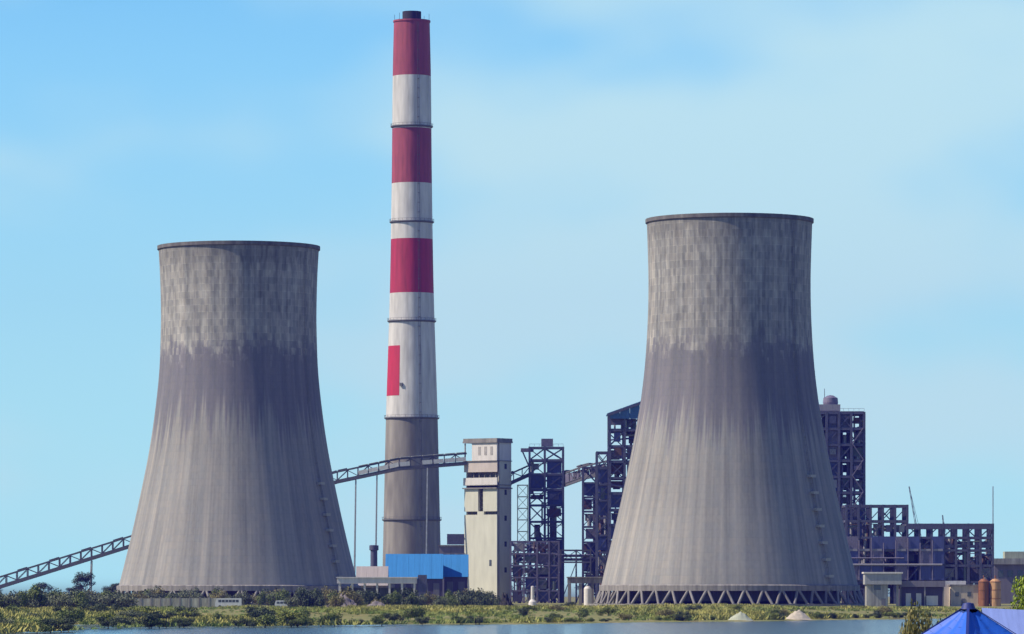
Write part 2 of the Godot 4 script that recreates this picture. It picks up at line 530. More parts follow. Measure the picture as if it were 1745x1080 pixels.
# pipes, ducts, trays, tanks and odd sheets inside the bays
func clutter(t: Node, xs: Array, zs: Array, levels: Array, count: int, seed_: int) -> void:
	var r := RandomNumberGenerator.new()
	r.seed = seed_
	var tones := [paint("violet_steel", Color(0.22, 0.2, 0.3)), paint("grey_pipe", Color(0.3, 0.3, 0.33), 0.5, "blotch", 0.2), paint("navy_sheet", Color(0.075, 0.095, 0.27)), paint("rusty_steel", Color(0.2, 0.12, 0.1), 0.8, "blotch", 0.2), paint("lagging", Color(0.42, 0.42, 0.46), 0.4, "blotch", 0.2), paint("green_grey_steel", Color(0.16, 0.2, 0.19), 0.6, "blotch", 0.2)]
	for i in count:
		var a := r.randi() % (xs.size() - 1)
		var l := r.randi() % (levels.size() - 1)
		var x0: float = xs[a]
		var x1: float = xs[a + 1]
		var y0: float = levels[l]
		var y1: float = levels[l + 1]
		var z: float = r.randf_range(zs[0] + 1.0, zs[zs.size() - 1] - 0.5)
		var m: Material = tones[r.randi() % tones.size()]
		var w := x1 - x0
		match r.randi() % 6:
			0:
				rod(t, "pipe", Vector3(x0, lerpf(y0, y1, r.randf_range(0.3, 0.8)), z), Vector3(x1 + w * float(r.randi() % 2 if a + 2 < xs.size() else 0), lerpf(y0, y1, r.randf_range(0.3, 0.8)), z), r.randf_range(0.25, 0.6), m)
			1:
				var px := r.randf_range(x0 + 0.8, x1 - 0.8)
				rod(t, "pipe", Vector3(px, y0 - 2.0, z), Vector3(px, minf(y1 + r.randf_range(0.0, 8.0), levels[levels.size() - 1]), z), r.randf_range(0.25, 0.7), m)
			2:
				box(t, "duct", Vector3((x0 + x1) * 0.5, (y0 + y1) * 0.5, z), Vector3(w * r.randf_range(0.4, 0.95), (y1 - y0) * r.randf_range(0.25, 0.6), 1.6), m)
			3:
				box(t, "cable_tray", Vector3((x0 + x1) * 0.5, y1 - r.randf_range(1.2, 2.0), z), Vector3(w, 0.3, 0.9), m)
			4:
				box(t, "wall_sheet", Vector3(lerpf(x0, x1, r.randf_range(0.35, 0.65)), (y0 + y1) * 0.5 + r.randf_range(-0.6, 0.6), z), Vector3(w * r.randf_range(0.4, 0.9), (y1 - y0) * r.randf_range(0.4, 0.85), 0.15), m)
			5:
				var vr := r.randf_range(0.7, 1.3)
				rod(t, "vessel", Vector3(lerpf(x0, x1, 0.5), y0 + 0.1, z), Vector3(lerpf(x0, x1, 0.5), y0 + (y1 - y0) * r.randf_range(0.4, 0.8), z), vr, m)

func railing(t: Node, a: Vector3, b: Vector3, mat: Material, step := 2.0, hgt := 1.15) -> void:
	var n := maxi(2, int(a.distance_to(b) / step))
	bar(t, "handrail", a + Vector3.UP * hgt, b + Vector3.UP * hgt, 0.12, 0.12, mat)
	for i in n + 1:
		var p := a.lerp(b, float(i) / n)
		bar(t, "handrail_post", p, p + Vector3.UP * hgt, 0.1, 0.1, mat)

# ------------------------------------------------------------------ conveyor
func gallery(t: Node, pts: Array, width: float, depth: float, step: float, steel: Material, pale: Material, sheet_from: float) -> void:
	for i in pts.size() - 1:
		var a: Vector3 = pts[i]
		var b: Vector3 = pts[i + 1]
		var n := maxi(1, int(round(a.distance_to(b) / step)))
		for zz in [-width * 0.5, width * 0.5]:
			var o := Vector3(0, 0, zz)
			bar(t, "lower_chord", a + o, b + o, 0.6, 1.5, steel)
			bar(t, "upper_chord", a + o + Vector3.UP * depth, b + o + Vector3.UP * depth, 0.5, 0.6, steel)
			for k in n:
				var p := a.lerp(b, float(k) / n)
				var q := a.lerp(b, float(k + 1) / n)
				bar(t, "post", p + o + Vector3.UP * 0.7, p + o + Vector3.UP * (depth - 0.3), 0.4, 0.4, steel)
				if k % 2 == 0:
					bar(t, "diagonal", p + o + Vector3.UP * 0.7, q + o + Vector3.UP * (depth - 0.3), 0.28, 0.28, steel)
				else:
					bar(t, "diagonal", p + o + Vector3.UP * (depth - 0.3), q + o + Vector3.UP * 0.7, 0.28, 0.28, steel)
		bar(t, "belt_deck", a + Vector3.UP * 0.2, b + Vector3.UP * 0.2, width - 0.7, 0.3, steel)
		for k in n:
			var p := a.lerp(b, (k + 0.06) / n)
			var q := a.lerp(b, (k + 0.94) / n)
			if p.x > sheet_from:
				bar(t, "roof_sheet", p + Vector3.UP * (depth + 0.55), q + Vector3.UP * (depth + 0.55), width + 0.8, 0.16, pale)
				if k % 5 != 1:
					bar(t, "side_sheet", p + Vector3(0, depth * 0.42, width * 0.5 + 0.35), q + Vector3(0, depth * 0.42, width * 0.5 + 0.35), 0.1, depth * 0.42, pale)
			elif k % 3 == 0:
				bar(t, "hood", p + Vector3.UP * (depth + 0.5), q + Vector3.UP * (depth + 0.5), width * 0.7, 0.5, steel)

func trestle(label: String, x: float, z: float, top: float, spread: float, steel: Material) -> void:
	var t := thing("conveyor_trestle", label, "trestle", Vector3(x, 0, z), 0.0, "trestles under the coal conveyor")
	for s in [-1, 1]:
		bar(t, "leg", Vector3(-spread * 0.15, -0.3, s * spread), Vector3(0, top, s * 1.9), 0.5, 0.5, steel)
	var n := int(top / 7.0) + 1
	for k in n:
		var f0 := float(k) / n
		var f1 := float(k + 1) / n
		var z0 := lerpf(spread, 1.9, f0)
		var z1 := lerpf(spread, 1.9, f1)
		var x0 := lerpf(-spread * 0.15, 0, f0)
		var x1 := lerpf(-spread * 0.15, 0, f1)
		bar(t, "brace", Vector3(x0, top * f0, -z0), Vector3(x1, top * f1, z1), 0.25, 0.25, steel)
		bar(t, "tie", Vector3(x1, top * f1 - 0.3, -z1), Vector3(x1, top * f1 - 0.3, z1), 0.3, 0.3, steel)

# ------------------------------------------------------------------ transfer tower
func transfer_tower() -> void:
	var t := thing("transfer_tower", "tall cream concrete transfer house with dark slots near its top", "tower", Vector3(-10.3, 0, -2000), deg_to_rad(-36))
	var cream := paint("cream_render", Color(0.72, 0.71, 0.6), 0.85, "softstreak", 0.04)
	var white := paint("whitewash", Color(0.78, 0.74, 0.72), 0.85, "softstreak", 0.05)
	var pane := paint("window_glass", Color(0.08, 0.09, 0.1), 0.08, "")
	var trim := paint("slab_concrete", Color(0.36, 0.34, 0.32), 0.9, "streak", 0.06)
	var w := 17.2
	var deep := 10.4
	var hw := w * 0.5
	var hd := deep * 0.5
	var face := 1.4
	# body behind the front layer
	box(t, "body", Vector3(0, 18.75, -face * 0.5), Vector3(w, 37.5, deep - face), cream)
	# hollow middle storeys behind open slots
	box(t, "back_wall", Vector3(0, 48.85, -hd + 0.25), Vector3(w, 22.7, 0.5), cream)
	for sx in [-1, 1]:
		box(t, "side_wall", Vector3(sx * (hw - 0.25), 48.85, -0.45), Vector3(0.5, 22.7, deep - 1.9), cream)
	# hollow top storey
	box(t, "back_wall", Vector3(0, 64.25, -hd + 0.25), Vector3(w, 7.5, 0.5), white)
	box(t, "side_wall", Vector3(hw - 0.25, 64.25, -0.45), Vector3(0.5, 7.5, deep - 1.9), white)
	box(t, "side_wall", Vector3(-hw + 0.25, 64.25, -2.6), Vector3(0.5, 7.5, deep - 6.2), white)
	var fz := hd - face * 0.5
	box(t, "front_wall", Vector3(0, 18.75, fz), Vector3(w, 37.5, face), cream)
	# strip windows either side of a stub wall
	box(t, "front_wall", Vector3(0, 38.2, fz), Vector3(3.4, 1.4, face), cream)
	for s in [-1, 1]:
		for k in 3:
			box(t, "mullion", Vector3(s * 5.15 - 1.9 + k * 1.9, 38.2, hd - face + 0.3), Vector3(0.16, 1.4, 0.16), trim)
	# storey with the tall slot
	for s in [-1, 1]:
		box(t, "front_wall", Vector3(s * (hw + 1.3) * 0.5, 43.7, fz), Vector3(hw - 1.3, 9.6, face), cream)
	for k in 4:
		box(t, "transom", Vector3(0, 40.6 + k * 2.0, hd - face + 0.28), Vector3(2.6, 0.14, 0.14), trim)
	box(t, "floor_slab", Vector3(0, 48.75, 0.25), Vector3(w + 0.9, 0.5, deep + 1.2), trim)
	box(t, "parapet_band", Vector3(0, 51.6, hd + 0.1), Vector3(w + 0.6, 3.2, 0.5), white)
	box(t, "floor_slab", Vector3(0, 50.1, 0.2), Vector3(w + 0.5, 0.3, deep + 0.3), trim)
	for k in 6:
		box(t, "mullion", Vector3(-7.2 + k * 2.88, 54.4, hd - face + 0.34), Vector3(0.3, 2.4, 0.3), trim)
	box(t, "parapet_band", Vector3(0, 57.9, hd - 0.25), Vector3(w + 0.3, 4.6, 0.5), paint("rosy_render", Color(0.64, 0.56, 0.52), 0.85, "softstreak", 0.05))
	box(t, "floor_slab", Vector3(0, 60.35, 0.15), Vector3(w + 0.7, 0.3, deep + 0.7), trim)
	# top storey: an open bay where the conveyor enters, then a white wall with louvres
	box(t, "front_wall", Vector3(2.0, 64.2, fz), Vector3(w - 4.0, 7.4, face), white)
	box(t, "corner_post", Vector3(-hw + 0.25, 64.2, hd - 0.25), Vector3(0.45, 7.4, 0.45), trim)
	for k in 3:
		var wn := box(t, "louvre_window", Vector3(-0.6 + k * 3.2, 64.6, hd + 0.03), Vector3(1.3, 3.6, 0.1), paint("louvre", Color(0.5, 0.47, 0.46), 0.7, "blotch", 0.2))
		wn.set_meta("label", "pale louvred window in the white top storey")
	box(t, "roof_slab", Vector3(0, 68.35, 0.1), Vector3(w + 1.0, 0.7, deep + 1.0), trim)
	for s in [[0, 1], [0, -1], [1, 0], [-1, 0]]:
		box(t, "roof_parapet", Vector3(s[0] * (hw + 0.2), 69.3, s[1] * (hd + 0.2)), Vector3(0.3 if s[0] != 0 else w + 0.7, 1.2, 0.3 if s[1] != 0 else deep + 0.1), trim)
	# side face: a window column in shade
	for k in 5:
		box(t, "side_window", Vector3(hw + 0.03, 14.0 + k * 11.0, -1.0), Vector3(0.1, 2.2, 1.6), pane)
	box(t, "front_window", Vector3(5.2, 17.0, hd + 0.03), Vector3(1.2, 2.6, 0.1), pane)
	box(t, "downpipe", Vector3(hw + 0.14, 34.0, hd - 1.2), Vector3(0.28, 67.6, 0.28), trim)

# ------------------------------------------------------------------ foliage
func leaf_mesh(seed_: int, lobes: Array, count: int, size: float, lo: Color, hi: Color) -> ArrayMesh:
	var r := RandomNumberGenerator.new()
	r.seed = seed_
	var b := Build.new()
	var vol := 0.0
	for l in lobes:
		vol += l[1].x * l[1].y * l[1].z
	for l in lobes:
		var n := int(count * l[1].x * l[1].y * l[1].z / vol)
		var lt := r.randf()
		for i in n:
			var d := Vector3(r.randfn(), r.randfn(), r.randfn()).normalized()
			var rad := pow(r.randf(), 0.45)
			var p: Vector3 = l[0] + Vector3(d.x * l[1].x, d.y * l[1].y, d.z * l[1].z) * rad
			if p.y < 0.02:
				p.y = 0.02 + r.randf() * 0.3
			var ax := Vector3(r.randfn(), r.randfn(), r.randfn()).normalized()
			var nrm := (d + ax * 0.9).normalized()
			var u := nrm.cross(Vector3(r.randfn(), r.randfn(), r.randfn())).normalized()
			var w := nrm.cross(u)
			var s := size * r.randf_range(0.6, 1.3)
			var col := lo.lerp(hi, clampf(r.randf() * 0.6 + lt * 0.4, 0, 1))
			var z := Vector2.ZERO
			b.quad([p - u * s, p - w * s * 0.55, p + u * s, p + w * s * 0.55], [nrm, nrm, nrm, nrm], [z, z, z, z], col)
	return b.mesh()

func stem_mesh(seed_: int, h: float, r0: float, limbs: int, reach: float) -> ArrayMesh:
	var r := RandomNumberGenerator.new()
	r.seed = seed_
	var st := SurfaceTool.new()
	st.begin(Mesh.PRIMITIVE_TRIANGLES)
	var cone := CylinderMesh.new()
	cone.height = 1.0
	cone.top_radius = 0.32
	cone.bottom_radius = 0.5
	cone.radial_segments = 7
	cone.rings = 1
	var segs := [[Vector3(0, -0.3, 0), Vector3(r.randf_range(-0.1, 0.1) * h, h * 0.6, r.randf_range(-0.1, 0.1) * h), r0]]
	for k in limbs:
		var a := TAU * k / limbs + r.randf()
		var y0 := h * r.randf_range(0.25, 0.58)
		segs.append([Vector3(0, y0, 0), Vector3(sin(a) * reach, y0 + h * r.randf_range(0.2, 0.4), cos(a) * reach), r0 * 0.5])
	for s in segs:
		var y: Vector3 = (s[1] - s[0])
		var l := y.length()
		y /= l
		var x := (Vector3.RIGHT if absf(y.x) < 0.9 else Vector3.FORWARD).cross(y).normalized()
		st.append_from(cone, 0, Transform3D(Basis(x * s[2] * 2, y * l, x.cross(y) * s[2] * 2), (s[0] + s[1]) * 0.5))
	return st.commit()

var shrub_crowns := []
var shrub_stems := []
var tree_crowns := []
var tree_stems := []

func make_foliage() -> void:
	var r := RandomNumberGenerator.new()
	r.seed = 77
	var looks := [[Color(0.05, 0.08, 0.018), Color(0.15, 0.19, 0.045)], [Color(0.08, 0.11, 0.015), Color(0.24, 0.26, 0.045)], [Color(0.02, 0.04, 0.02), Color(0.06, 0.085, 0.04)],
		[Color(0.1, 0.11, 0.035), Color(0.26, 0.22, 0.08)], [Color(0.06, 0.085, 0.04), Color(0.17, 0.19, 0.11)]]
	for k in looks.size():
		var lobes := []
		for i in 6:
			lobes.append([Vector3(r.randf_range(-0.75, 0.75), r.randf_range(0.3, 0.85), r.randf_range(-0.6, 0.6)), Vector3(r.randf_range(0.3, 0.6), r.randf_range(0.25, 0.5), r.randf_range(0.3, 0.6))])
		shrub_crowns.append(leaf_mesh(100 + k, lobes, 1500, 0.07, looks[k][0], looks[k][1]))
		shrub_stems.append(stem_mesh(120 + k, 0.8, 0.05, 5, 0.5))
	var tlooks := [[Color(0.03, 0.05, 0.03), Color(0.07, 0.1, 0.05)], [Color(0.09, 0.15, 0.012), Color(0.32, 0.4, 0.035)], [Color(0.02, 0.035, 0.02), Color(0.05, 0.075, 0.03)]]
	for k in tlooks.size():
		var lobes := []
		for i in 12:
			var a := r.randf() * TAU
			var q := r.randf_range(0.05, 0.3)
			lobes.append([Vector3(sin(a) * q, r.randf_range(0.42, 0.86), cos(a) * q), Vector3(r.randf_range(0.1, 0.2), r.randf_range(0.08, 0.15), r.randf_range(0.1, 0.2))])
		tree_crowns.append(leaf_mesh(140 + k, lobes, 3200, 0.019, tlooks[k][0], tlooks[k][1]))
		tree_stems.append(stem_mesh(160 + k, 0.85, 0.022, 7, 0.24))

func shrub(kind: int, x: float, d: float, size: Vector3, label: String, group: String, turn := 0.0) -> void:
	var t := thing("shrub", label, "shrub", Vector3(x, land(x, d) - 0.05, -d), turn, group)
	var xf := Transform3D(Basis.from_scale(size), Vector3.ZERO)
	put(t, "foliage", shrub_crowns[kind], tinted("leaf", 0.75, 0.12), xf)
	put(t, "stem", shrub_stems[kind], paint("bark", Color(0.07, 0.055, 0.045), 0.95, "blotch", 0.8), xf)

func tree(kind: int, x: float, d: float, size: Vector3, label: String, group := "") -> void:
	var t := thing("tree", label, "tree", Vector3(x, land(x, d) - 0.05, -d), x * 1.7, group)
	var xf := Transform3D(Basis.from_scale(size), Vector3.ZERO)
	put(t, "crown", tree_crowns[kind], tinted("leaf", 0.75, 0.12), xf)
	put(t, "trunk", tree_stems[kind], paint("bark", Color(0.07, 0.055, 0.045), 0.95, "blotch", 0.8), xf)

func heap_mesh(seed_: int, size: Vector3, rough: float) -> ArrayMesh:
	var f := noise(seed_, 0.9, 4)
	var b := Build.new()
	var n := 22
	var g := []
	for j in n + 1:
		var row := []
		for i in n + 1:
			var u := i * 2.0 / n - 1.0
			var v := j * 2.0 / n - 1.0
			var q := sqrt(u * u + v * v)
			var hh := maxf(0.0, 1.0 - pow(q, 1.25)) * (1.0 + rough * f.get_noise_2d(u * 3.0, v * 3.0)) + rough * 0.3 * f.get_noise_2d(u * 8.0, v * 8.0 + 9.0) * float(q < 1.0)
			row.append(Vector3(u * size.x * 0.5, hh * size.y - 0.15, v * size.z * 0.5))
		g.append(row)
	var st := SurfaceTool.new()
	st.begin(Mesh.PRIMITIVE_TRIANGLES)
	for j in n:
		for i in n:
			for p in [g[j][i], g[j][i + 1], g[j + 1][i + 1], g[j][i], g[j + 1][i + 1], g[j + 1][i]]:
				st.set_smooth_group(0)
				st.add_vertex(p)
	st.index()
	st.generate_normals()
	return st.commit()

func heap(base: String, label: String, category: String, x: float, d: float, size: Vector3, mat: Material, seed_: int, rough := 0.4) -> void:
	var o := put(self, base, heap_mesh(seed_, size, rough), mat, Transform3D(Basis.IDENTITY, Vector3(x, land(x, d), -d)))
	tag(o, label, category)

func grass() -> void:
	var r := RandomNumberGenerator.new()
	r.seed = 5
	var b := Build.new()
	for i in 16:
		var a := r.randf() * TAU
		var p := Vector3(sin(a), 0, cos(a)) * r.randf() * 0.5
		var lean := Vector3(r.randf_range(-0.4, 0.4), 1, r.randf_range(-0.4, 0.4)) * r.randf_range(0.6, 1.1)
		var s := Vector3(cos(a * 3.0), 0, sin(a * 3.0)) * 0.06
		var k := r.randf_range(0.75, 1.25)
		b.face([p - s, p + s, p + lean * 0.6 + s * 0.8, p + lean * 0.6 - s * 0.8], Color(k, k, k))
		b.face([p + lean * 0.6 - s * 0.8, p + lean * 0.6 + s * 0.8, p + lean], Color(k, k, k))
	var mm := MultiMesh.new()
	mm.transform_format = MultiMesh.TRANSFORM_3D
	mm.use_colors = true
	mm.mesh = b.mesh()
	var spots := []
	var patch := noise(8, 0.012, 3)
	var tries := 0
	while spots.size() < 13000 and tries < 60000:
		tries += 1
		var d := 740.0 + pow(r.randf(), 0.9) * 710.0
		var x := r.randf_range(-0.125, 0.125) * d
		var t := d - shore(x)
		if t < 1.0 or (t < 12.0 and (absf(x - 53.0) < 3.6 or absf(x - 68.5) < 3.8)):
			continue
		var q := patch.get_noise_2d(x, d * 0.5)
		if q < -0.12 and r.randf() < 0.85:
			continue
		spots.append([x, d, q])
	mm.instance_count = spots.size()
	for i in spots.size():
		var x: float = spots[i][0]
		var d: float = spots[i][1]
		var s := r.randf_range(0.5, 1.5) * clampf(0.95 + spots[i][2] * 1.3, 0.45, 1.6) * (1.3 if d - shore(x) < 14.0 else 1.0)
		mm.set_instance_transform(i, Transform3D(Basis(Vector3.UP, r.randf() * TAU).scaled(Vector3(s * 1.5, s * 0.62, s * 1.5)), Vector3(x, land(x, d) - 0.03, -d)))
		var g := clampf(spots[i][2] * 1.6 + 0.5 + r.randf_range(-0.25, 0.25), 0, 1)
		var c := Color(0.12, 0.21, 0.035).lerp(Color(0.36, 0.34, 0.085), g)
		mm.set_instance_color(i, c)
	var o := MultiMeshInstance3D.new()
	o.multimesh = mm
	o.material_override = tinted("leaf", 0.75, 0.12)
	o.name = "bank_grass"
	add_child(o, true)
	tag(o, "green and straw coloured grass covering the far bank", "grass")
	o.set_meta("kind", "stuff")

# ------------------------------------------------------------------ the place
func _ready() -> void:
	rng.seed = 1
	unit_tube.height = 1.0
	unit_tube.top_radius = 0.5
	unit_tube.bottom_radius = 0.5
	unit_tube.radial_segments = 10
	unit_tube.rings = 1
	shore_noise.seed = 3
	shore_noise.frequency = 0.02
	land_noise.seed = 4
	land_noise.frequency = 0.03

	# camera
	var cam := Camera3D.new()
	cam.name = "camera"
	add_child(cam)
	cam.position = Vector3(0, 5.0, 0)
	cam.projection = Camera3D.PROJECTION_FRUSTUM
	cam.set_frustum(0.135, Vector2(0, 0.058375), 1.0, 20000.0)
	cam.current = true

	# sky, air, exposure
	var env := Environment.new()
	env.background_mode = Environment.BG_SKY
	env.sky = Sky.new()
	var pan := PanoramaSkyMaterial.new()
	pan.panorama = sky_image()
	env.sky.sky_material = pan
	env.tonemap_mode = Environment.TONE_MAPPER_LINEAR
	env.tonemap_exposure = 1.22
	env.background_energy_multiplier = 0.83
	env.fog_enabled = true
	env.fog_density = 0.00005
	env.fog_light_color = Color(0.3, 0.33, 1.0)
	env.sdfgi_enabled = true
	env.ssao_enabled = true
	env.ssil_enabled = true
	var we := WorldEnvironment.new()
	we.name = "world_environment"
	we.environment = env
	add_child(we)

	# sun: from the left, a little on the lens's side, mid height
	var sun := DirectionalLight3D.new()
	sun.name = "sun"
	sun.light_energy = 1.6
	sun.light_color = Color(1.0, 0.95, 0.86)
	sun.light_angular_distance = 0.5
	sun.shadow_enabled = true
	add_child(sun)
	var az := deg_to_rad(80.0)
	var el := deg_to_rad(46.0)
	var to_sun := Vector3(-sin(az) * cos(el), sin(el), cos(az) * cos(el))
	sun.look_at_from_position(to_sun * 100.0, Vector3.ZERO)

	tex["blotch"] = grey(41, 0.04, 0.72, 1.0, 1.0)
	tex["streak"] = grey(42, 0.05, 0.6, 1.0, 6.0)
	tex["soot"] = grey(47, 0.06, 0.68, 1.0, 7.0)
	tex["softstreak"] = grey(43, 0.05, 0.84, 1.0, 5.0)

	# land and water
	make_ground()
	make_water()

	# the great structures
	cooling_tower("cooling tower left of the striped chimney, its foot behind walls and bushes", Vector3(-98.9, 0, -1700),
		[Vector2(0, 45.1), Vector2(2.2, 44.6), Vector2(10.3, 42.4), Vector2(25.4, 38.7), Vector2(40.3, 35.4), Vector2(55.4, 32.4), Vector2(70.2, 30.2), Vector2(84.7, 28.7), Vector2(98.1, 28.2), Vector2(104.9, 28.1), Vector2(118.3, 28.4), Vector2(129.4, 29.0)], 301, 92.0, 62.0, 1.03)
	cooling_tower("larger looking cooling tower on the right with its open zigzag legs in view", Vector3(74.1, 0, -1600),
		[Vector2(0, 45.4), Vector2(5.4, 44.0), Vector2(10, 43.0), Vector2(24.2, 39.6), Vector2(38.2, 36.4), Vector2(52.4, 33.4), Vector2(66.4, 30.8), Vector2(71.6, 30.0), Vector2(82.2, 28.8), Vector2(96.2, 27.9), Vector2(110, 27.6), Vector2(126.4, 28.0), Vector2(131.3, 28.2)], 402, 88.0, 56.0, 0.82)
	chimney()
	transfer_tower()
	steelworks()
	conveyors()
	low_buildings()
	make_foliage()
	plants()
	shore_things()

func steelworks() -> void:
	var navy := paint("navy_steel", Color(0.11, 0.115, 0.19), 0.6, "blotch", 0.15)
	var dusk := paint("violet_steel", Color(0.22, 0.2, 0.3), 0.65, "blotch", 0.12)
	var sheet := paint("navy_sheet", Color(0.075, 0.095, 0.27), 0.55, "softstreak", 0.08)
	var pale := paint("pale_sheet", Color(0.32, 0.31, 0.36), 0.6, "softstreak", 0.08)
	var blue := paint("blue_roof", Color(0.06, 0.17, 0.36), 0.5, "softstreak", 0.08)
	# junction tower right of the cream transfer house
	var t := thing("junction_tower", "dark lattice steel tower next right of the cream transfer house", "steel tower", Vector3(14.0, 0, -2005))
	frame(t, [-6.5, 0.0, 7.8], [-6.0, 6.0], [7.0, 14.0, 21.0, 28.0, 35.0, 42.0, 48.5, 55.0, 61.0, 66.5], navy, 0.9, 0.6, 1, 3)
	for y in [48.5, 55.0, 61.0]:
		box(t, "floor_deck", Vector3(0.6, y + 0.1, 0), Vector3(15.0, 0.25, 12.4), dusk)
	for p in [[4.0, 58.0, 6.2, 5.4], [4.0, 51.8, 6.4, 6.0], [-3.2, 51.8, 5.6, 5.6], [4.2, 45.0, 6.4, 6.2], [4.2, 24.0, 6.4, 6.0], [4.2, 17.0, 6.4, 6.0], [4.2, 10.0, 6.4, 6.0], [-3.2, 10.0, 5.6, 5.6]]:
		box(t, "wall_sheet", Vector3(p[0], p[1], 5.0), Vector3(p[2], p[3], 0.2), sheet)
	clutter(t, [-6.5, 0.0, 7.8], [-6.0, 6.0], [0.5, 7.0, 14.0, 21.0, 28.0, 35.0, 42.0, 48.5, 55.0, 61.0], 64, 71)
	bar(t, "chute", Vector3(3.6, 47.0, -2.0), Vector3(3.6, 12.0, -2.0), 3.0, 3.0, dusk)
	bar(t, "chute", Vector3(-3.0, 30.0, 0.0), Vector3(2.5, 8.0, 0.0), 2.4, 2.4, dusk)
	for k in 5:
		bar(t, "stair_flight", Vector3(-5.8 if k % 2 == 0 else -0.6, 7.0 * k + 0.4, 7.2), Vector3(-0.6 if k % 2 == 0 else -5.8, 7.0 * (k + 1), 7.2), 1.3, 0.3, dusk)
	railing(t, Vector3(-6.5, 66.5, 6.0), Vector3(7.8, 66.5, 6.0), dusk)
	box(t, "hoist_beam", Vector3(-7.5, 65.2, 0), Vector3(5.5, 1.6, 2.0), dusk)
	bar(t, "hoist_strut", Vector3(-9.5, 64.6, 0), Vector3(-6.6, 58.0, 0), 0.6, 0.6, navy)
	box(t, "head_house", Vector3(1.0, 68.4, 0), Vector3(5.0, 3.2, 6.0), dusk)

	t = thing("crusher_house", "low cluttered violet steel house at the lattice junction tower's foot", "steel frame", Vector3(8.5, 0, -1965))
	frame(t, [-9.0, -3.5, 2.0, 7.0, 11.0], [-5.0, 5.0], [5.5, 11.0, 16.0, 21.0, 26.0], dusk, 0.7, 0.5, 1, 33)
	clutter(t, [-9.0, -3.5, 2.0, 7.0, 11.0], [-5.0, 5.0], [0.5, 5.5, 11.0, 16.0, 21.0, 26.0], 90, 34)
	for p in [[-6.2, 13.5, navy], [-0.8, 8.2, sheet], [4.5, 18.5, dusk], [9.0, 13.5, sheet], [9.0, 8.2, sheet], [-6.2, 3.0, dusk], [4.5, 3.0, sheet], [9.0, 23.5, navy]]:
		box(t, "wall_sheet", Vector3(p[0], p[1], 4.4), Vector3(4.2, 4.6, 0.15), p[2])
	t = thing("pale_mast", "slim pale green lattice mast just right of the cream transfer house", "mast", Vector3(4.6, 0, -2030))
	var sage := paint("sage_steel", Color(0.3, 0.38, 0.34), 0.6, "blotch", 0.2)
	frame(t, [-2.2, 2.2], [-2.0, 2.0], [8.0, 14.0, 20.0, 26.0, 31.0, 36.0, 41.0, 46.0, 51.0], sage, 0.4, 0.3, 1, 41)
	# second trestle tower between the junction tower and the boiler frames
	t = thing("lattice_tower", "narrow dark lattice tower against the right cooling tower's left edge", "steel tower", Vector3(35.5, 0, -1985))
	frame(t, [-5.5, 0.0, 5.5], [-5.0, 5.0], [6.5, 13.0, 19.5, 26.0, 32.5, 39.0, 45.0, 51.0, 57.5], navy, 0.8, 0.55, 1, 5)
	for p in [[2.7, 48.0, 5.0, 5.4], [-2.7, 48.0, 5.0, 5.4], [2.7, 41.8, 5.0, 5.2], [2.7, 29.0, 5.0, 5.6], [-2.7, 16.0, 5.0, 5.6], [2.7, 16.0, 5.0, 5.6]]:
		box(t, "wall_sheet", Vector3(p[0], p[1], 4.2), Vector3(p[2], p[3], 0.2), sheet)
	for k in 4:
		bar(t, "stair_flight", Vector3(-4.8 if k % 2 == 0 else 0.0, 6.5 * k + 0.4, 6.2), Vector3(0.0 if k % 2 == 0 else -4.8, 6.5 * (k + 1), 6.2), 1.2, 0.3, dusk)
	clutter(t, [-5.5, 0.0, 5.5], [-5.0, 5.0], [0.5, 6.5, 13.0, 19.5, 26.0, 32.5, 39.0, 45.0, 51.0], 60, 72)
	bar(t, "chute", Vector3(0, 50, 0), Vector3(0, 6, 0), 2.6, 2.6, dusk)

	# boiler frames either side of (and behind) the right cooling tower
	t = thing("boiler_house", "tall open boiler steelwork with blue sloping roof, left of the right cooling tower", "boiler house", Vector3(53.0, 0, -1900))
	var lv := []
	for k in 12:
		lv.append(6.4 * (k + 1))
	frame(t, [-13.5, -7.5, 0.0, 7.5, 15.0], [-20.0, -8.0, 4.0], lv, navy, 1.0, 0.7, 2, 7)
	for k in 11:
		if k % 2 == 0:
			box(t, "floor_deck", Vector3(2.0, lv[k] + 0.15, -8.0), Vector3(30.0, 0.25, 23.0), dusk)
	box(t, "boiler_casing", Vector3(6.0, 40.0, -8.0), Vector3(13.0, 60.0, 12.0), sheet)
	for p in [[-10.5, 9.5], [-10.5, 22.0], [-10.5, 28.8], [-3.8, 16.0], [-3.8, 35.0], [-10.5, 41.5], [-3.8, 54.0], [-3.8, 61.0]]:
		box(t, "wall_sheet", Vector3(p[0], p[1], 3.2), Vector3(5.6, 5.6, 0.2), sheet if p[1] < 50 else dusk)
	for k in 6:
		bar(t, "duct", Vector3(-9.0 + k * 1.2, 6.0 + k * 9.0, 5.6), Vector3(-2.0 + k * 1.2, 12.0 + k * 9.0, 5.6), 1.3, 1.3, dusk)
	clutter(t, [-13.5, -7.5, 0.0, 7.5], [-12.0, 4.0], lv, 110, 73)
	# blue gable sheets stepping up under the roof slope
	for k in 4:
		var gx := -13.4 + k * 4.0
		var gh := 2.6 + k * 1.44
		box(t, "gable_sheet", Vector3(gx + 1.95, 74.6 + gh * 0.5, 4.75), Vector3(3.9, gh, 0.2), blue)
	# mono-pitch roof in strips
	for k in 5:
		var x0 := -14.5 + k * 6.2
		bar(t, "roof_panel", Vector3(x0, 76.6 + (x0 + 14.5) * 0.36, -8.0), Vector3(x0 + 6.0, 76.6 + (x0 + 20.5) * 0.36, -8.0), 26.0, 0.4, blue)
	bar(t, "roof_edge", Vector3(-14.5, 76.0, 5.2), Vector3(15.0, 86.6, 5.2), 0.5, 1.0, navy)
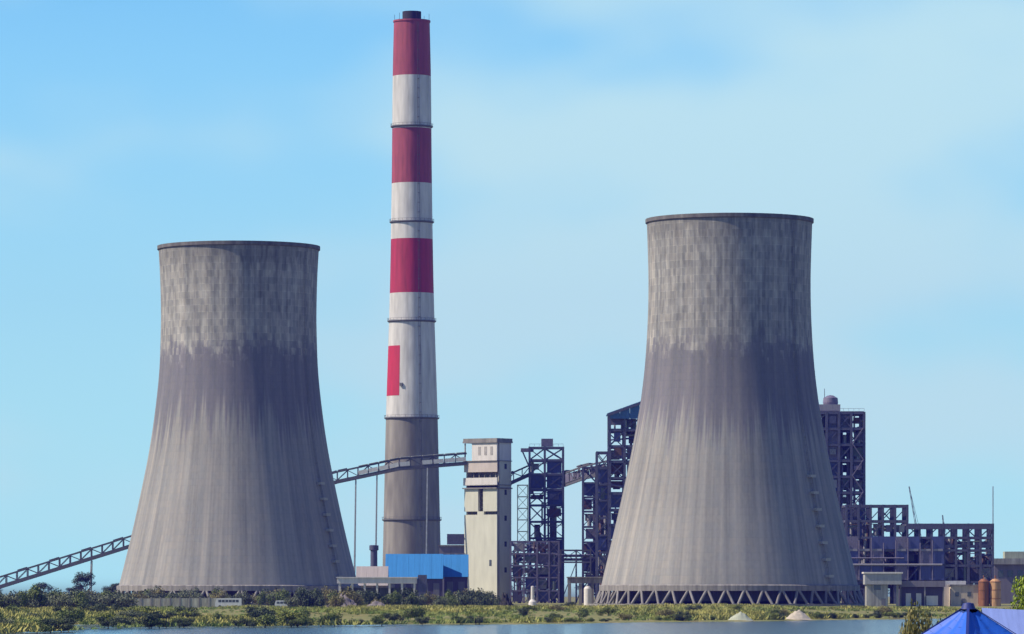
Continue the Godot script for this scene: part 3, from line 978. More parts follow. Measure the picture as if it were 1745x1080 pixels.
	# lower annexe step at its left
	t = thing("bunker_frame", "lower steel bunker bay stepping down left of the blue roofed boiler frame", "steel frame", Vector3(37.6, 0, -1902))
	frame(t, [-3.2, 1.4], [-12.0, -3.0, 4.0], [7.0, 14.0, 21.0, 28.0, 35.0, 42.0, 48.5, 55.0, 61.5], navy, 0.8, 0.6, 1, 9)
	clutter(t, [-3.2, 1.4], [-8.0, 4.0], [0.5, 7.0, 14.0, 21.0, 28.0, 35.0, 42.0, 48.5, 55.0], 36, 74)
	for y in [24.5, 38.5, 45.2, 51.8]:
		box(t, "wall_sheet", Vector3(-0.9, y, 3.2), Vector3(3.8, 5.8, 0.2), sheet)

	t = thing("boiler_house", "tall open boiler steelwork with flat roof, right of the right cooling tower", "boiler house", Vector3(127.0, 0, -1900))
	lv = []
	for k in 12:
		lv.append(6.45 * (k + 1))
	frame(t, [-14.0, -7.0, 0.0, 5.0, 10.0, 15.2], [-18.0, -7.0, 4.0], lv, navy, 1.0, 0.7, 2, 11)
	for k in 12:
		box(t, "floor_deck", Vector3(0.6, lv[k] + 0.15, -7.0), Vector3(29.0 if k > 9 else 26.0, 0.25, 21.0), dusk)
	box(t, "boiler_casing", Vector3(-3.0, 38.0, -7.0), Vector3(11.0, 62.0, 10.0), sheet)
	for p in [[2.5, 74.0, navy], [7.5, 74.0, navy], [2.5, 67.5, dusk], [-3.5, 67.5, dusk], [2.5, 54.6, sheet], [2.5, 48.2, sheet], [2.5, 61.0, dusk], [12.6, 35.5, sheet], [7.5, 35.5, sheet], [2.5, 35.5, sheet], [7.5, 29.0, dusk], [12.6, 29.0, sheet], [12.6, 54.6, navy]]:
		box(t, "wall_sheet", Vector3(p[0], p[1], 3.1), Vector3(4.6, 5.6, 0.2), p[2])
	for k in 5:
		rod(t, "pipe", Vector3(1.0 + k * 2.6, 20.0, 1.0), Vector3(1.0 + k * 2.6, 70.0 - k * 3.0, 1.0), 0.5, dusk)
	for k in 7:
		bar(t, "stair_flight", Vector3(10.4 if k % 2 == 0 else 14.8, 25.8 + 6.45 * k, 5.0), Vector3(14.8 if k % 2 == 0 else 10.4, 25.8 + 6.45 * (k + 1), 5.0), 1.2, 0.3, dusk)
	clutter(t, [-7.0, 0.0, 5.0, 10.0, 15.2], [-12.0, 4.0], lv, 130, 75)
	railing(t, Vector3(-14.0, 77.6, 4.0), Vector3(15.2, 77.6, 4.0), pale)
	box(t, "penthouse_wall", Vector3(1.2, 79.2, -2.0), Vector3(9.0, 2.6, 8.0), pale)
	put(t, "roof_drum", turned([Vector2(0.1, 80.5), Vector2(2.9, 80.5), Vector2(3.1, 81.4), Vector2(2.9, 83.2), Vector2(1.2, 84.2), Vector2(0.05, 84.4)], 24, false), dusk, Transform3D(Basis.IDENTITY, Vector3(2.0, 0, -2.0)))
	rod(t, "roof_mast", Vector3(-0.5, 80.5, -1.0), Vector3(-0.5, 87.0, -1.0), 0.12, navy)

	# turbine hall, clad on the left and bare frames on the right
	t = thing("turbine_hall", "long half clad turbine hall, bare steel bays at its right end", "hall", Vector3(160.0, 0, -1850))
	var xs := []
	for k in 13:
		xs.append(-28.6 + k * 4.8)
	frame(t, xs.slice(5), [-16.0, -6.0, 4.0], [9.0, 15.5, 21.5, 26.5, 31.6], navy, 0.9, 0.7, 3, 13)
	frame(t, xs.slice(0, 6), [-16.0, -6.0, 4.0], [9.0, 15.5, 21.5, 26.5, 33.0, 39.0], navy, 0.9, 0.7, 4, 14)
	# cladding sheets in two tones, several bays left open
	for k in 8:
		for row in 3:
			if (k * 5 + row * 3) % 7 in [1, 4] or (k == 5 and row < 2):
				continue
			var py: float = [12.2, 18.5, 24.0][row]
			box(t, "cladding_panel", Vector3(xs[k] + 2.4, py, 4.7), Vector3(4.7, 5.6 if row < 2 else 5.0, 0.2), dusk if (k + row * 2) % 4 == 0 else sheet)
	for k in range(0, 12):
		box(t, "inner_wall_panel", Vector3(xs[k] + 2.4, 13.0 if k > 8 else 16.0, -10.0), Vector3(4.7, 9.0 if k > 8 else 20.0, 0.3), dusk)
	for k in range(5, 12):
		box(t, "eaves_girder", Vector3(xs[k] + 2.4, 30.4, 4.6), Vector3(4.75, 2.2, 0.3), navy)
	for k in range(0, 5):
		bar(t, "roof_brace", Vector3(xs[k], 33.2, 4.0), Vector3(xs[k + 1], 38.4, 4.0), 0.35, 0.35, navy)
	clutter(t, xs.slice(0, 6), [-8.0, 4.0], [9.0, 15.5, 21.5, 26.5, 33.0], 60, 76)
	clutter(t, xs.slice(5), [-14.0, 4.0], [0.5, 9.0, 15.5, 21.5, 26.5], 70, 77)
	for k in 8:
		var cx: float = xs[k] + 2.4
		if k != 3:
			box(t, "louvre_band", Vector3(cx, 21.2, 4.95), Vector3(3.8, 0.9, 0.15), pale)
		rod(t, "wall_pipe", Vector3(cx - 2.2, 9.4, 5.2), Vector3(cx - 2.2, 24.0 + (k % 3), 5.2), 0.22, dusk)
	rod(t, "wall_pipe", Vector3(-28.0, 15.4, 5.3), Vector3(9.0, 15.4, 5.3), 0.4, pale)
	rod(t, "wall_pipe", Vector3(-28.0, 18.0, 5.3), Vector3(-6.0, 18.0, 5.3), 0.3, dusk)
	box(t, "crane_girder", Vector3(12.0, 22.6, 2.8), Vector3(33.0, 1.2, 0.8), dusk)
	for k in 3:
		box(t, "bay_tank", Vector3(-14.0 + k * 6.0, 4.5, 1.0), Vector3(3.6, 9.0, 3.6), pale)
	# floodlight or lightning mast beyond its end
	t = thing("lightning_mast", "thin lone mast standing beyond the right end of the turbine hall", "mast", Vector3(190.5, 0, -1860))
	rod(t, "lower_pole", Vector3(0, -0.3, 0), Vector3(0, 26, 0), 0.35, dusk)
	rod(t, "upper_pole", Vector3(0, 26, 0), Vector3(0, 46.5, 0), 0.18, dusk)
	box(t, "base_block", Vector3(0, 0.4, 0), Vector3(1.8, 1.0, 1.8), paint("pale_concrete", Color(0.36, 0.34, 0.33)))
	# crane jibs rising behind the hall
	for c in [["slim crane jib leaning left above the turbine hall roof, taller of two", 167.0, 47.0, 7.6], ["shorter crane jib leaning left above the turbine hall, nearer its open end", 176.0, 35.5, 3.2]]:
		t = thing("crawler_crane", c[0], "crane", Vector3(c[1], 0, -1885), 0.0, "cranes behind the turbine hall")
		box(t, "crawler_track", Vector3(0, 0.7, 1.6), Vector3(6.0, 1.4, 1.0), navy)
		box(t, "crawler_track", Vector3(0, 0.7, -1.6), Vector3(6.0, 1.4, 1.0), navy)
		box(t, "cab", Vector3(0.5, 2.9, 0), Vector3(5.0, 3.0, 3.0), paint("crane_yellow", Color(0.45, 0.3, 0.05)))
		var tip := Vector3(-c[3], c[2], 0)
		for s in [[-0.5, -0.5], [0.5, -0.5], [0.5, 0.5], [-0.5, 0.5]]:
			bar(t, "jib_chord", Vector3(s[0], 3.5, s[1]), tip + Vector3(s[0] * 0.3, 0, s[1] * 0.3), 0.16, 0.16, dusk)
		for k in 14:
			var f0 := k / 14.0
			var f1 := (k + 1) / 14.0
			var b0 := Vector3(0, 3.5, 0).lerp(tip, f0)
			var b1 := Vector3(0, 3.5, 0).lerp(tip, f1)
			var e := 0.5 * (1.0 - 0.7 * f0) * (1.0 if k % 2 == 0 else -1.0)
			bar(t, "jib_lacing", b0 + Vector3(e, 0, 0.4), b1 + Vector3(-e, 0, 0.4), 0.12, 0.12, dusk)
		rod(t, "back_stay", Vector3(3.0, 4.0, 0), tip, 0.06, navy)

func conveyors() -> void:
	var steel := paint("conveyor_steel", Color(0.15, 0.15, 0.17), 0.7, "blotch", 0.15)
	var pale := paint("conveyor_sheet", Color(0.8, 0.78, 0.76), 0.6, "softstreak", 0.1)
	var t := thing("conveyor_gallery", "long inclined coal conveyor gallery climbing from lower left to the cream tower", "conveyor", Vector3.ZERO)
	gallery(t, [Vector3(-238, 0.6, -2000), Vector3(-170, 21.8, -2000), Vector3(-120, 37.6, -2000), Vector3(-74.4, 51.6, -2000), Vector3(-48, 57.2, -2000), Vector3(-19.3, 59.5, -2002)], 4.6, 4.2, 4.6, steel, pale, -66.0)
	for p in [[-179.0, 18.0, "short trestle under the conveyor left of the left cooling tower"], [-66.5, 52.4, "first slim trestle right of the left cooling tower"], [-57.5, 54.4, "slim trestle just left of the chimney base"], [-36.0, 57.3, "slim pale trestle in front of the chimney's right side"]]:
		trestle(p[2], p[0], -2000.0, p[1], 5.0, paint("trestle_steel", Color(0.55, 0.57, 0.6), 0.6, "blotch", 0.2))
	t = thing("conveyor_gallery", "short dark gallery linking the cream tower to the lattice junction tower", "conveyor", Vector3.ZERO)
	gallery(t, [Vector3(-3.0, 50.0, -2003), Vector3(8.0, 55.0, -2005)], 4.0, 4.0, 3.6, steel, pale, 1000.0)
	t = thing("conveyor_gallery", "dark covered gallery between the two lattice towers", "conveyor", Vector3.ZERO)
	gallery(t, [Vector3(22.3, 50.2, -2002), Vector3(30.5, 53.0, -1992), Vector3(40.0, 55.0, -1986)], 4.6, 5.0, 3.6, steel, pale, 1000.0)
	for k in 5:
		var a := Vector3(22.4 + k * 3.5, 52.6 + k * 0.9, -1999.0 + k * 3.0)
		bar(t, "side_sheet", a, a + Vector3(3.3, 0.85, 2.8), 0.15, 4.2, paint("violet_steel", Color(0.22, 0.2, 0.3)))
	# low pipe bridge crossing behind the towers
	t = thing("pipe_bridge", "long dark pipe bridge low behind the lattice towers", "pipe bridge", Vector3(14.0, 0, -1975))
	frame(t, [-13.0, -6.5, 0.0, 6.5, 13.0, 19.0], [-2.5, 2.5], [17.5, 22.5], steel, 0.6, 0.5, 1, 21)
	for k in 4:
		rod(t, "pipe", Vector3(-13.5, 18.3 + (k % 2) * 1.6, -1.6 + k * 1.0), Vector3(19.5, 18.3 + (k % 2) * 1.6, -1.6 + k * 1.0), 0.6, paint("violet_steel", Color(0.22, 0.2, 0.3)))

func shed(base: String, label: String, at: Vector3, w: float, dep: float, eave: float, ridge: float, wall: Material, roof: Material, doors: int, dark: Material, category := "shed") -> Node3D:
	var t := thing(base, label, category, at)
	box(t, "wall", Vector3(0, eave * 0.5, 0), Vector3(w, eave, dep), wall)
	var run := dep * 0.5 + 0.8
	var n := maxi(3, int(w / 4.0))
	for k in n:
		var x := -w * 0.5 - 0.5 + (w + 1.0) * (k + 0.5) / n
		var pw := (w + 1.0) / n - 0.05
		for s in [-1, 1]:
			bar(t, "roof_sheet", Vector3(x, eave - 0.3, s * run), Vector3(x, ridge, 0), pw, 0.18, roof)
	var b := Build.new()
	for s in [-1, 1]:
		b.face([Vector3(s * w * 0.5, eave, -dep * 0.5), Vector3(s * w * 0.5, eave, dep * 0.5), Vector3(s * w * 0.5, ridge - 0.2, 0)])
		b.face([Vector3(s * (w * 0.5 - 0.2), eave, -dep * 0.5), Vector3(s * (w * 0.5 - 0.2), ridge - 0.2, 0), Vector3(s * (w * 0.5 - 0.2), eave, dep * 0.5)])
	put(t, "gable", b.mesh(), wall)
	for k in doors:
		var x := -w * 0.5 + w * (k + 0.5) / doors
		box(t, "door", Vector3(x, eave * 0.4, dep * 0.5 + 0.05), Vector3(w / doors * 0.55, eave * 0.8, 0.12), dark)
	return t

func low_buildings() -> void:
	var navy := paint("navy_steel", Color(0.11, 0.115, 0.19))
	var dark := paint("window_glass", Color(0.08, 0.09, 0.1), 0.08, "")
	var pale := paint("pale_concrete", Color(0.36, 0.34, 0.33))
	var white := paint("whitewash", Color(0.78, 0.74, 0.72))
	var cream := paint("cream_render", Color(0.72, 0.71, 0.6))
	var leaf_door := paint("door_paint", Color(0.17, 0.17, 0.2), 0.6, "softstreak", 0.2)
	var violet := paint("violet_wall", Color(0.10, 0.085, 0.14), 0.8, "softstreak", 0.08)
	var bright := paint("bright_blue_roof", Color(0.05, 0.28, 0.66), 0.45, "softstreak", 0.09)
	shed("blue_roofed_shed", "long shed with bright blue roof at the foot of the chimney", Vector3(-40.5, 0, -1950), 23.0, 16.0, 10.4, 20.4, violet, bright, 5, leaf_door)
	shed("blue_roofed_shed", "smaller blue roofed shed touching the cream transfer house", Vector3(-23.4, 0, -1958), 9.6, 14.0, 11.2, 20.2, violet, bright, 2, leaf_door)
	# block between chimney and transfer house
	var t := thing("switch_house", "grey flat roofed block between chimney and cream tower", "building", Vector3(-25.0, 0, -2100))
	box(t, "wall", Vector3(0, 12.5, 0), Vector3(15.0, 25.0, 12.0), paint("grey_violet", Color(0.24, 0.22, 0.27), 0.85, "softstreak", 0.06))
	box(t, "upper_storey", Vector3(1.5, 28.2, 0), Vector3(11.0, 4.6, 10.0), navy)
	box(t, "roof_slab", Vector3(0, 25.3, 0), Vector3(16.0, 0.6, 13.0), pale)
	for k in 4:
		box(t, "window", Vector3(-5.4 + k * 3.6, 20.5, 6.05), Vector3(2.0, 2.4, 0.12), dark)
	# pale sloping shed left of the blue roof
	shed("pale_shed", "pale sand coloured sloping shed between left cooling tower and chimney", Vector3(-56.5, 0, -1900), 12.0, 12.0, 7.5, 15.0, paint("sand_wall", Color(0.4, 0.35, 0.33), 0.9, "streak", 0.06), paint("sand_sheet", Color(0.47, 0.42, 0.41), 0.7, "softstreak", 0.08), 2, leaf_door)
	t = thing("vent_stack", "small dark stack standing behind the pale sand coloured shed", "stack", Vector3(-56.3, 0, -1915))
	put(t, "pipe", turned([Vector2(1.5, 0), Vector2(1.4, 21.5), Vector2(1.9, 21.8), Vector2(1.9, 23.6), Vector2(1.2, 23.8), Vector2(0.1, 23.8)], 20, false), navy)
	box(t, "plinth", Vector3(0, 0.5, 0), Vector3(4.0, 1.2, 4.0), pale)
	# long white canopy on posts
	t = thing("canopy", "long white flat canopy on posts at left tower's right foot", "canopy", Vector3(-46.5, 0, -1620))
	box(t, "roof", Vector3(0, 8.6, 0), Vector3(27.5, 1.9, 7.0), white)
	box(t, "roof_edge", Vector3(0, 9.7, 0), Vector3(28.1, 0.3, 7.6), white)
	for k in 7:
		for s in [-1, 1]:
			box(t, "post", Vector3(-12.9 + k * 4.3, 3.8, s * 2.9), Vector3(0.6, 7.7, 0.6), white)
	box(t, "back_wall", Vector3(0, 3.0, -3.3), Vector3(27.0, 6.4, 0.25), paint("green_grey_wall", Color(0.16, 0.18, 0.16), 0.9, "streak", 0.08))
	box(t, "end_block", Vector3(15.6, 5.2, 0), Vector3(3.0, 10.8, 6.0), navy)
	# white portal frame left of the right tower
	t = thing("portal_frame", "pale concrete portal frame at the right tower's left foot", "portal frame", Vector3(26.3, 0, -1650))
	box(t, "beam", Vector3(0, 8.7, 1.6), Vector3(13.6, 1.9, 1.2), pale)
	box(t, "beam", Vector3(0, 8.7, -4.0), Vector3(13.6, 1.9, 1.2), pale)
	for x in [-6.1, -2.2, 1.9, 6.0]:
		for z in [1.6, -4.0]:
			box(t, "column", Vector3(x, 3.8, z), Vector3(1.1, 7.8, 1.1), pale)
	box(t, "roof_slab", Vector3(0, 9.85, -1.2), Vector3(14.2, 0.4, 8.0), pale)
	t = thing("white_tank", "slim white tank standing inside the pale portal frame", "tank", Vector3(26.5, 0, -1643))
	put(t, "barrel", turned([Vector2(1.35, -0.3), Vector2(1.35, 5.9), Vector2(0.9, 6.6), Vector2(0.05, 6.8)], 24, false), white)
	put(t, "manway", turned([Vector2(0.4, 6.6), Vector2(0.4, 7.2), Vector2(0.05, 7.3)], 14, false), pale)
	t = thing("white_post", "short pale post with flared foot left of the portal frame", "post", Vector3(7.0, 0, -1600))
	put(t, "shaft", turned([Vector2(1.5, -0.3), Vector2(1.3, 1.4), Vector2(0.6, 2.2), Vector2(0.55, 6.6), Vector2(0.05, 6.8)], 20, false), white)
	box(t, "bracket", Vector3(0.4, 6.0, 0), Vector3(1.8, 0.3, 0.4), pale)
	# pump house and yard buildings right of the right tower
	t = thing("pump_house", "pale pump house with oversailing slab at the right tower's right foot", "building", Vector3(121.0, 0, -1540))
	box(t, "wall", Vector3(-1.5, 4.6, 0), Vector3(7.0, 9.2, 7.0), paint("grey_white", Color(0.48, 0.48, 0.46), 0.85, "streak", 0.07))
	box(t, "upper_wall", Vector3(0.4, 9.0, 0.4), Vector3(12.0, 3.6, 8.0), paint("grey_white_band", Color(0.4, 0.41, 0.43), 0.85, "softstreak", 0.07))
	box(t, "roof_slab", Vector3(0.4, 11.0, 0.4), Vector3(12.8, 0.5, 8.8), white)
	box(t, "side_column", Vector3(5.2, 3.6, 2.5), Vector3(0.8, 7.3, 0.8), pale)
	box(t, "window", Vector3(-1.5, 6.2, 3.55), Vector3(2.2, 1.6, 0.12), dark)
	box(t, "door", Vector3(0.6, 1.3, 3.55), Vector3(1.4, 2.6, 0.12), leaf_door)
	t = thing("yard_shelter", "low grey shelter with three white doors, right of the pump house", "building", Vector3(134.5, 0, -1545))
	box(t, "wall", Vector3(0, 3.2, 0), Vector3(14.0, 6.4, 7.0), violet)
	box(t, "roof_slab", Vector3(0, 7.4, 0.5), Vector3(15.2, 2.0, 9.0), paint("grey_violet", Color(0.24, 0.22, 0.27)))
	for x in [-4.4, -1.0]:
		box(t, "door", Vector3(x, 2.2, 3.56), Vector3(1.7, 4.2, 0.14), white)
	box(t, "door", Vector3(3.4, 1.9, 3.56), Vector3(3.8, 3.2, 0.14), white)
	for x in [-7.0, 0.9, 7.0]:
		box(t, "post", Vector3(x, 3.2, 4.6), Vector3(0.4, 6.4, 0.4), pale)
	t = thing("cream_house", "small cream house beside the orange tanks", "house", Vector3(149.0, 0, -1550))
	box(t, "wall", Vector3(0, 3.4, 0), Vector3(9.0, 6.8, 7.0), paint("peach_render", Color(0.66, 0.56, 0.44), 0.85, "softstreak", 0.07))
	box(t, "side_wing", Vector3(-3.0, 4.2, -4.5), Vector3(8.0, 8.4, 5.0), white)
	box(t, "roof_slab", Vector3(0, 7.0, 0), Vector3(9.8, 0.4, 7.8), pale)
	for x in [-2.4, 1.6]:
		box(t, "window", Vector3(x, 4.0, 3.55), Vector3(1.3, 1.5, 0.12), dark)
	box(t, "door", Vector3(-0.4, 1.3, 3.55), Vector3(1.2, 2.6, 0.12), leaf_door)
	var rust := paint("rust_brown", Color(0.38, 0.15, 0.06), 0.7, "streak", 0.12)
	var orange := paint("tank_orange", Color(0.74, 0.42, 0.2), 0.6, "streak", 0.1)
	for c in [["rust brown upright tank beside the cream house", 155.2, rust, 1.75], ["orange upright tank, rightmost of the pair by the cream house", 159.0, orange, 1.85]]:
		t = thing("upright_tank", c[0], "tank", Vector3(c[1], 0, -1545), 0.0, "pair of upright tanks")
		put(t, "barrel", turned([Vector2(c[3], -0.3), Vector2(c[3], 8.2), Vector2(c[3] * 0.5, 9.0), Vector2(0.05, 9.1)], 28, false), c[2])
		for y in [2.6, 5.4, 8.1]:
			put(t, "hoop", turned([Vector2(c[3], y - 0.1), Vector2(c[3] + 0.08, y - 0.1), Vector2(c[3] + 0.08, y + 0.1), Vector2(c[3], y + 0.1)], 28, false), rust)
		rod(t, "vent_pipe", Vector3(0, 9.0, 0), Vector3(0, 10.2, 0), 0.2, rust)
	# far block at the right edge
	t = thing("far_block", "pale roofed far block at the photo's right edge behind the tree", "building", Vector3(205.0, 0, -1900))
	box(t, "wall", Vector3(0, 8.0, 0), Vector3(21.0, 16.0, 12.0), paint("grey_violet", Color(0.24, 0.22, 0.27)))
	box(t, "roof_slab", Vector3(0.5, 17.0, 0.5), Vector3(23.0, 2.4, 14.0), paint("grey_white", Color(0.48, 0.48, 0.46)))
	box(t, "roof_house", Vector3(-1.5, 19.6, 0), Vector3(9.0, 2.8, 7.0), paint("sage_sheet", Color(0.42, 0.46, 0.36), 0.8, "softstreak", 0.08))
	for k in 5:
		box(t, "window", Vector3(-8.0 + k * 4.0, 12.0, 6.05), Vector3(2.2, 2.6, 0.12), dark)
	# yard wall in front of the left tower
	t = thing("yard_wall", "low pale panelled wall in front of the left cooling tower", "wall", Vector3(0, 0, 0))
	for k in 15:
		var x := -131.0 + k * 2.9
		var g := land(x + 1.4, 1402.0)
		box(t, "wall_panel", Vector3(x + 1.45, g + 1.4, -1402), Vector3(2.5, 3.0, 0.2), paint("wall_wash", Color(0.55, 0.54, 0.44), 0.9, "streak", 0.1))
		box(t, "wall_post", Vector3(x, g + 1.5, -1402), Vector3(0.38, 3.4, 0.38), pale)
	bus("white bus parked in front of the left cooling tower", -84.3, 1396.0, 7.8, 2.9)
	bus("short white van parked right of the white bus", -67.6, 1390.0, 5.2, 2.3)

func bus(label: String, x: float, d: float, length: float, hgt: float) -> void:
	var t := thing("van" if length < 6.0 else "bus", label, "vehicle", Vector3(x, land(x, d), -d))
	var white := paint("vehicle_white", Color(0.78, 0.78, 0.78), 0.35, "softstreak", 0.2)
	var glass := paint("window_glass", Color(0.08, 0.09, 0.1), 0.08, "")
	var b := Build.new()
	var side := PackedVector2Array([Vector2(-0.5, 0.15), Vector2(-0.5, 0.55), Vector2(-0.44, 0.95), Vector2(-0.40, 1.0), Vector2(0.49, 1.0), Vector2(0.5, 0.96), Vector2(0.5, 0.15)])
	var n := side.size()
	for i in n:
		var p := side[i]
		var q := side[(i + 1) % n]
		b.face([Vector3(p.x * length, p.y * hgt, -1.05), Vector3(p.x * length, p.y * hgt, 1.05), Vector3(q.x * length, q.y * hgt, 1.05), Vector3(q.x * length, q.y * hgt, -1.05)])
	for z in [1.05, -1.05]:
		for i in range(1, n - 1):
			var tr := [Vector3(side[0].x * length, side[0].y * hgt, z), Vector3(side[i].x * length, side[i].y * hgt, z), Vector3(side[i + 1].x * length, side[i + 1].y * hgt, z)]
			if z < 0:
				tr.reverse()
			b.face(tr)
	put(t, "body", b.mesh(), white)
	var wn := int(length / 1.3)
	for k in wn:
		for z in [1.06, -1.06]:
			box(t, "window", Vector3(-length * 0.36 + k * length * 0.8 / wn + 0.3, hgt * 0.72, z), Vector3(length * 0.8 / wn - 0.2, hgt * 0.26, 0.04), glass)
	for xx in [-0.32, 0.32]:
		for z in [-1.0, 1.0]:
			var wheel := rod(t, "wheel", Vector3(xx * length, 0.42, z - 0.12), Vector3(xx * length, 0.42, z + 0.12), 0.42, paint("tyre", Color(0.02, 0.02, 0.02), 0.9, ""))

# ------------------------------------------------------------------ growth on the banks
func plants() -> void:
	grass()
	var r := RandomNumberGenerator.new()
	r.seed = 91
	var sets := [
		["shrub in the thick growth at the photo's left edge", "shrubs at the left edge", -152.0, -106.0, 1190.0, 1330.0, 34, [0, 4, 4], 4.0, 4.5],
		["shrub in the thick growth at the photo's left edge", "shrubs at the left edge", -104.0, -68.0, 760.0, 980.0, 26, [0, 2, 4], 2.4, 1.9],
		["bush at the waterline below the left cooling tower", "waterline bushes below the left tower", -84.0, -20.0, 880.0, 1040.0, 30, [1, 0, 2], 2.8, 2.1],
		["bush in the scrub between left tower and transfer house", "scrub below the chimney", -64.0, -4.0, 1290.0, 1440.0, 40, [4, 2, 3, 0], 3.0, 4.2],
		["bush in the row along the left cooling tower's legs", "bushes along the left tower", -150.0, -50.0, 1560.0, 1630.0, 58, [4, 0, 3, 4], 3.4, 4.7],
		["bush on the grassy bank below the right cooling tower", "bushes on the right bank", 0.0, 125.0, 1060.0, 1300.0, 30, [3, 1, 0, 2], 2.0, 1.7],
		["bush overhanging the water on the right bank", "dark waterline bushes on the right bank", 0.0, 105.0, 0.0, 0.0, 22, [2, 2, 0], 1.8, 1.2],
		["bush overhanging the water left of the cream tower", "dark waterline bushes on the left bank", -92.0, 0.0, 0.0, 0.0, 22, [2, 0, 2], 1.9, 1.4],
	]
	for s in sets:
		for k in s[6]:
			var x := r.randf_range(s[2], s[3])
			var d: float = r.randf_range(s[4], s[5]) if s[4] > 0.0 else shore(x) + r.randf_range(1.0, 6.0)
			if d < shore(x) + 24.0 and (absf(x - 53.0) < 5.5 or absf(x - 68.5) < 5.5):
				d = shore(x) + 40.0
			if d < shore(x) + 1.0:
				d = shore(x) + 1.0 + r.randf() * 12.0
			var z: float = r.randf_range(0.65, 1.25)
			var kind: int = s[7][k % s[7].size()]
			var look: String = ["mid green", "bright yellow green", "dark green", "straw green", "grey green"][kind]
			shrub(kind, x, d, Vector3(s[8] * z, s[9] * z * r.randf_range(0.8, 1.2), s[8] * z), ("large " if z > 0.95 else "small ") + look + " " + s[0], s[1], r.randf() * TAU)
	tree(0, -173.0, 1900.0, Vector3(19, 13, 19), "broad bluish tree under the conveyor left of the left cooling tower")
	tree(2, -160.0, 1880.0, Vector3(11, 9, 11), "smaller bluish tree touching the left cooling tower's foot")
	tree(0, -205.0, 2050.0, Vector3(18, 9, 18), "hazy low tree beneath the conveyor at the left edge")
	tree(1, 22.3, 200.0, Vector3(3.2, 5.0, 3.2), "bright green leafy tree at the right edge above the tents")
	shrub(3, 22.9, 262.0, Vector3(1.0, 3.2, 1.0), "near straw green shrub left of the blue tent", "", 0.4)
	shrub(1, 25.0, 270.0, Vector3(0.9, 2.9, 0.9), "near bright green shrub touching the blue tent", "", 2.1)
	# hazy tree line far behind the plant
	for k in 26:
		var x := -330.0 + k * 27.0 + r.randf_range(-9, 9)
		tree(2 if k % 3 else 0, x, 2560.0 + r.randf_range(-40, 40), Vector3(22, r.randf_range(6.5, 9.5), 16), "low hazy tree in the far line behind the plant", "far tree line behind the plant")

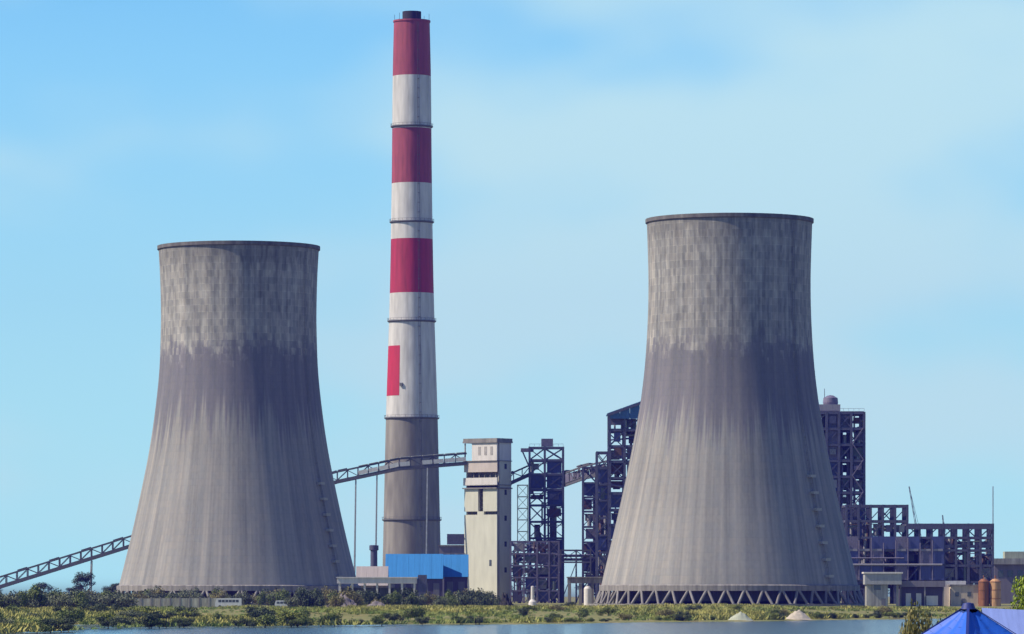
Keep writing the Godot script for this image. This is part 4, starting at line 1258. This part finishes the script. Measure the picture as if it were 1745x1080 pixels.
func shore_things() -> void:
	var sand := paint("pale_sand", Color(0.62, 0.55, 0.46), 0.95, "blotch", 0.5)
	var lime := paint("pale_lime", Color(0.52, 0.56, 0.44), 0.95, "blotch", 0.5)
	var x := 49.5
	heap("sand_heap", "low whitish green heap on the bank, left of two", "heap", 53.0, shore(53.0) + 4.0, Vector3(6.0, 2.0, 4.0), lime, 61, 0.3)
	heap("sand_heap", "low cream heap on the bank, right of two", "heap", 68.5, shore(68.5) + 4.0, Vector3(6.6, 2.3, 4.4), sand, 62, 0.3)
	heap("rubble_heap", "pinkish grey rubble heap at the left tower's right foot", "heap", -47.5, 1320.0, Vector3(11.0, 3.4, 8.0), paint("rubble", Color(0.26, 0.23, 0.235), 1.0, "blotch", 0.4), 63, 0.8)
	heap("rubble_heap", "smaller grey rubble heap right of the pinkish one", "heap", -37.5, 1300.0, Vector3(9.0, 2.2, 7.0), paint("rubble", Color(0.26, 0.23, 0.235)), 64, 0.8)
	heap("coal_heap", "small black heap at the foot of the cream transfer house", "heap", -2.2, 1400.0, Vector3(6.4, 4.2, 6.0), paint("coal", Color(0.03, 0.028, 0.03), 0.9, "blotch", 0.5), 65, 0.7)
	# tents on the near shore
	var blue := paint("tent_blue", Color(0.015, 0.13, 0.72), 0.55, "softstreak", 0.7)
	var deep := paint("tent_navy", Color(0.012, 0.03, 0.22), 0.6, "softstreak", 0.7)
	var pole := paint("tent_pole", Color(0.7, 0.7, 0.72), 0.35, "blotch", 1.0)
	var px := 11.66
	var gy := land(px, 120.0)
	var t := thing("canopy_tent", "bright blue peaked canopy tent at the lower right corner", "tent", Vector3(px, gy, -120.0), deg_to_rad(38.0))
	var peak := 4.66 - gy
	var half := 1.45
	var eave := peak - 1.3
	for k in 4:
		var a := PI * 0.5 * k + PI * 0.25
		var a2 := a + PI * 0.5
		var c0 := Vector3(sin(a), 0, cos(a)) * half * sqrt(2.0) + Vector3.UP * eave
		var c1 := Vector3(sin(a2), 0, cos(a2)) * half * sqrt(2.0) + Vector3.UP * eave
		var tip := Vector3(0, peak, 0)
		var b := Build.new()
		# cloth sags between the ridge and the eave
		var rowsn := 8
		for i in rowsn:
			var f0 := float(i) / rowsn
			var f1 := float(i + 1) / rowsn
			var g0 := f0 - 0.16 * sin(f0 * PI)
			var g1 := f1 - 0.16 * sin(f1 * PI)
			var p0 := tip.lerp(c0, f0)
			var p1 := tip.lerp(c1, f0)
			var q0 := tip.lerp(c0, f1)
			var q1 := tip.lerp(c1, f1)
			for j in 18:
				var u0 := j / 18.0
				var u1 := (j + 1) / 18.0
				var s0 := sin(u0 * PI) * 0.13 + sin(u0 * 19.0 + k * 2.0 + f0 * 3.0) * 0.022
				var s1 := sin(u1 * PI) * 0.13 + sin(u1 * 19.0 + k * 2.0 + f0 * 3.0) * 0.022
				var w0 := sin(f0 * PI)
				var w1 := sin(f1 * PI)
				b.face([p0.lerp(p1, u0) - Vector3.UP * s0 * w0, p0.lerp(p1, u1) - Vector3.UP * s1 * w0, q0.lerp(q1, u1) - Vector3.UP * s1 * w1, q0.lerp(q1, u0) - Vector3.UP * s0 * w1])
		put(t, "roof_cloth", b.mesh(), blue)
		bar(t, "valance", c0 - Vector3.UP * 0.14, c1 - Vector3.UP * 0.14, 0.02, 0.28, deep if k % 2 == 0 else blue)
		rod(t, "leg", Vector3(c0.x, -0.02, c0.z), c0, 0.03, pole)
		bar(t, "ridge_seam", c0 + Vector3.UP * 0.01, tip + Vector3.UP * 0.012, 0.07, 0.02, deep)
	put(t, "peak_cap", turned([Vector2(0.2, peak - 0.12), Vector2(0.14, peak + 0.03), Vector2(0.02, peak + 0.05)], 12, false), deep)
	rod(t, "centre_pole", Vector3(0, eave, 0), Vector3(0, peak - 0.02, 0), 0.03, pole)
	# pale tarpaulin roof behind it
	var lav := paint("tarp_lavender", Color(0.24, 0.33, 0.74), 0.6, "softstreak", 0.5)
	gy = land(17.0, 140.0)
	t = thing("tarpaulin_shelter", "lavender blue tarpaulin shelter behind the blue tent at the right edge", "shelter", Vector3(17.2, gy, -140.0))
	var ry := 4.5 - gy
	for s in [-1, 1]:
		var b := Build.new()
		for i in 12:
			for j in 6:
				var x0 := -3.2 + i * 6.4 / 12
				var x1 := -3.2 + (i + 1) * 6.4 / 12
				var f0 := j / 6.0
				var f1 := (j + 1) / 6.0
				var pts := []
				for c in [[x0, f0], [x1, f0], [x1, f1], [x0, f1]]:
					pts.append(Vector3(c[0], ry - c[1] * 1.3 - 0.1 * sin(c[1] * PI) - 0.06 * sin((c[0] + 3.2) / 6.4 * TAU * 2.0) * c[1] - 0.1 * sin((c[0] + 3.2) / 6.4 * PI), s * c[1] * 2.4))
				if s < 0:
					pts.reverse()
				b.face(pts)
		put(t, "tarp_sheet", b.mesh(), lav)
	for xx in [-3.1, 0.0, 3.1]:
		for zz in [-2.35, 2.35]:
			rod(t, "leg", Vector3(xx, -0.02, zz), Vector3(xx, ry - 1.36, zz), 0.035, pole)
	rod(t, "ridge_pole", Vector3(-3.2, ry - 0.16, 0), Vector3(3.2, ry - 0.16, 0), 0.03, pole)
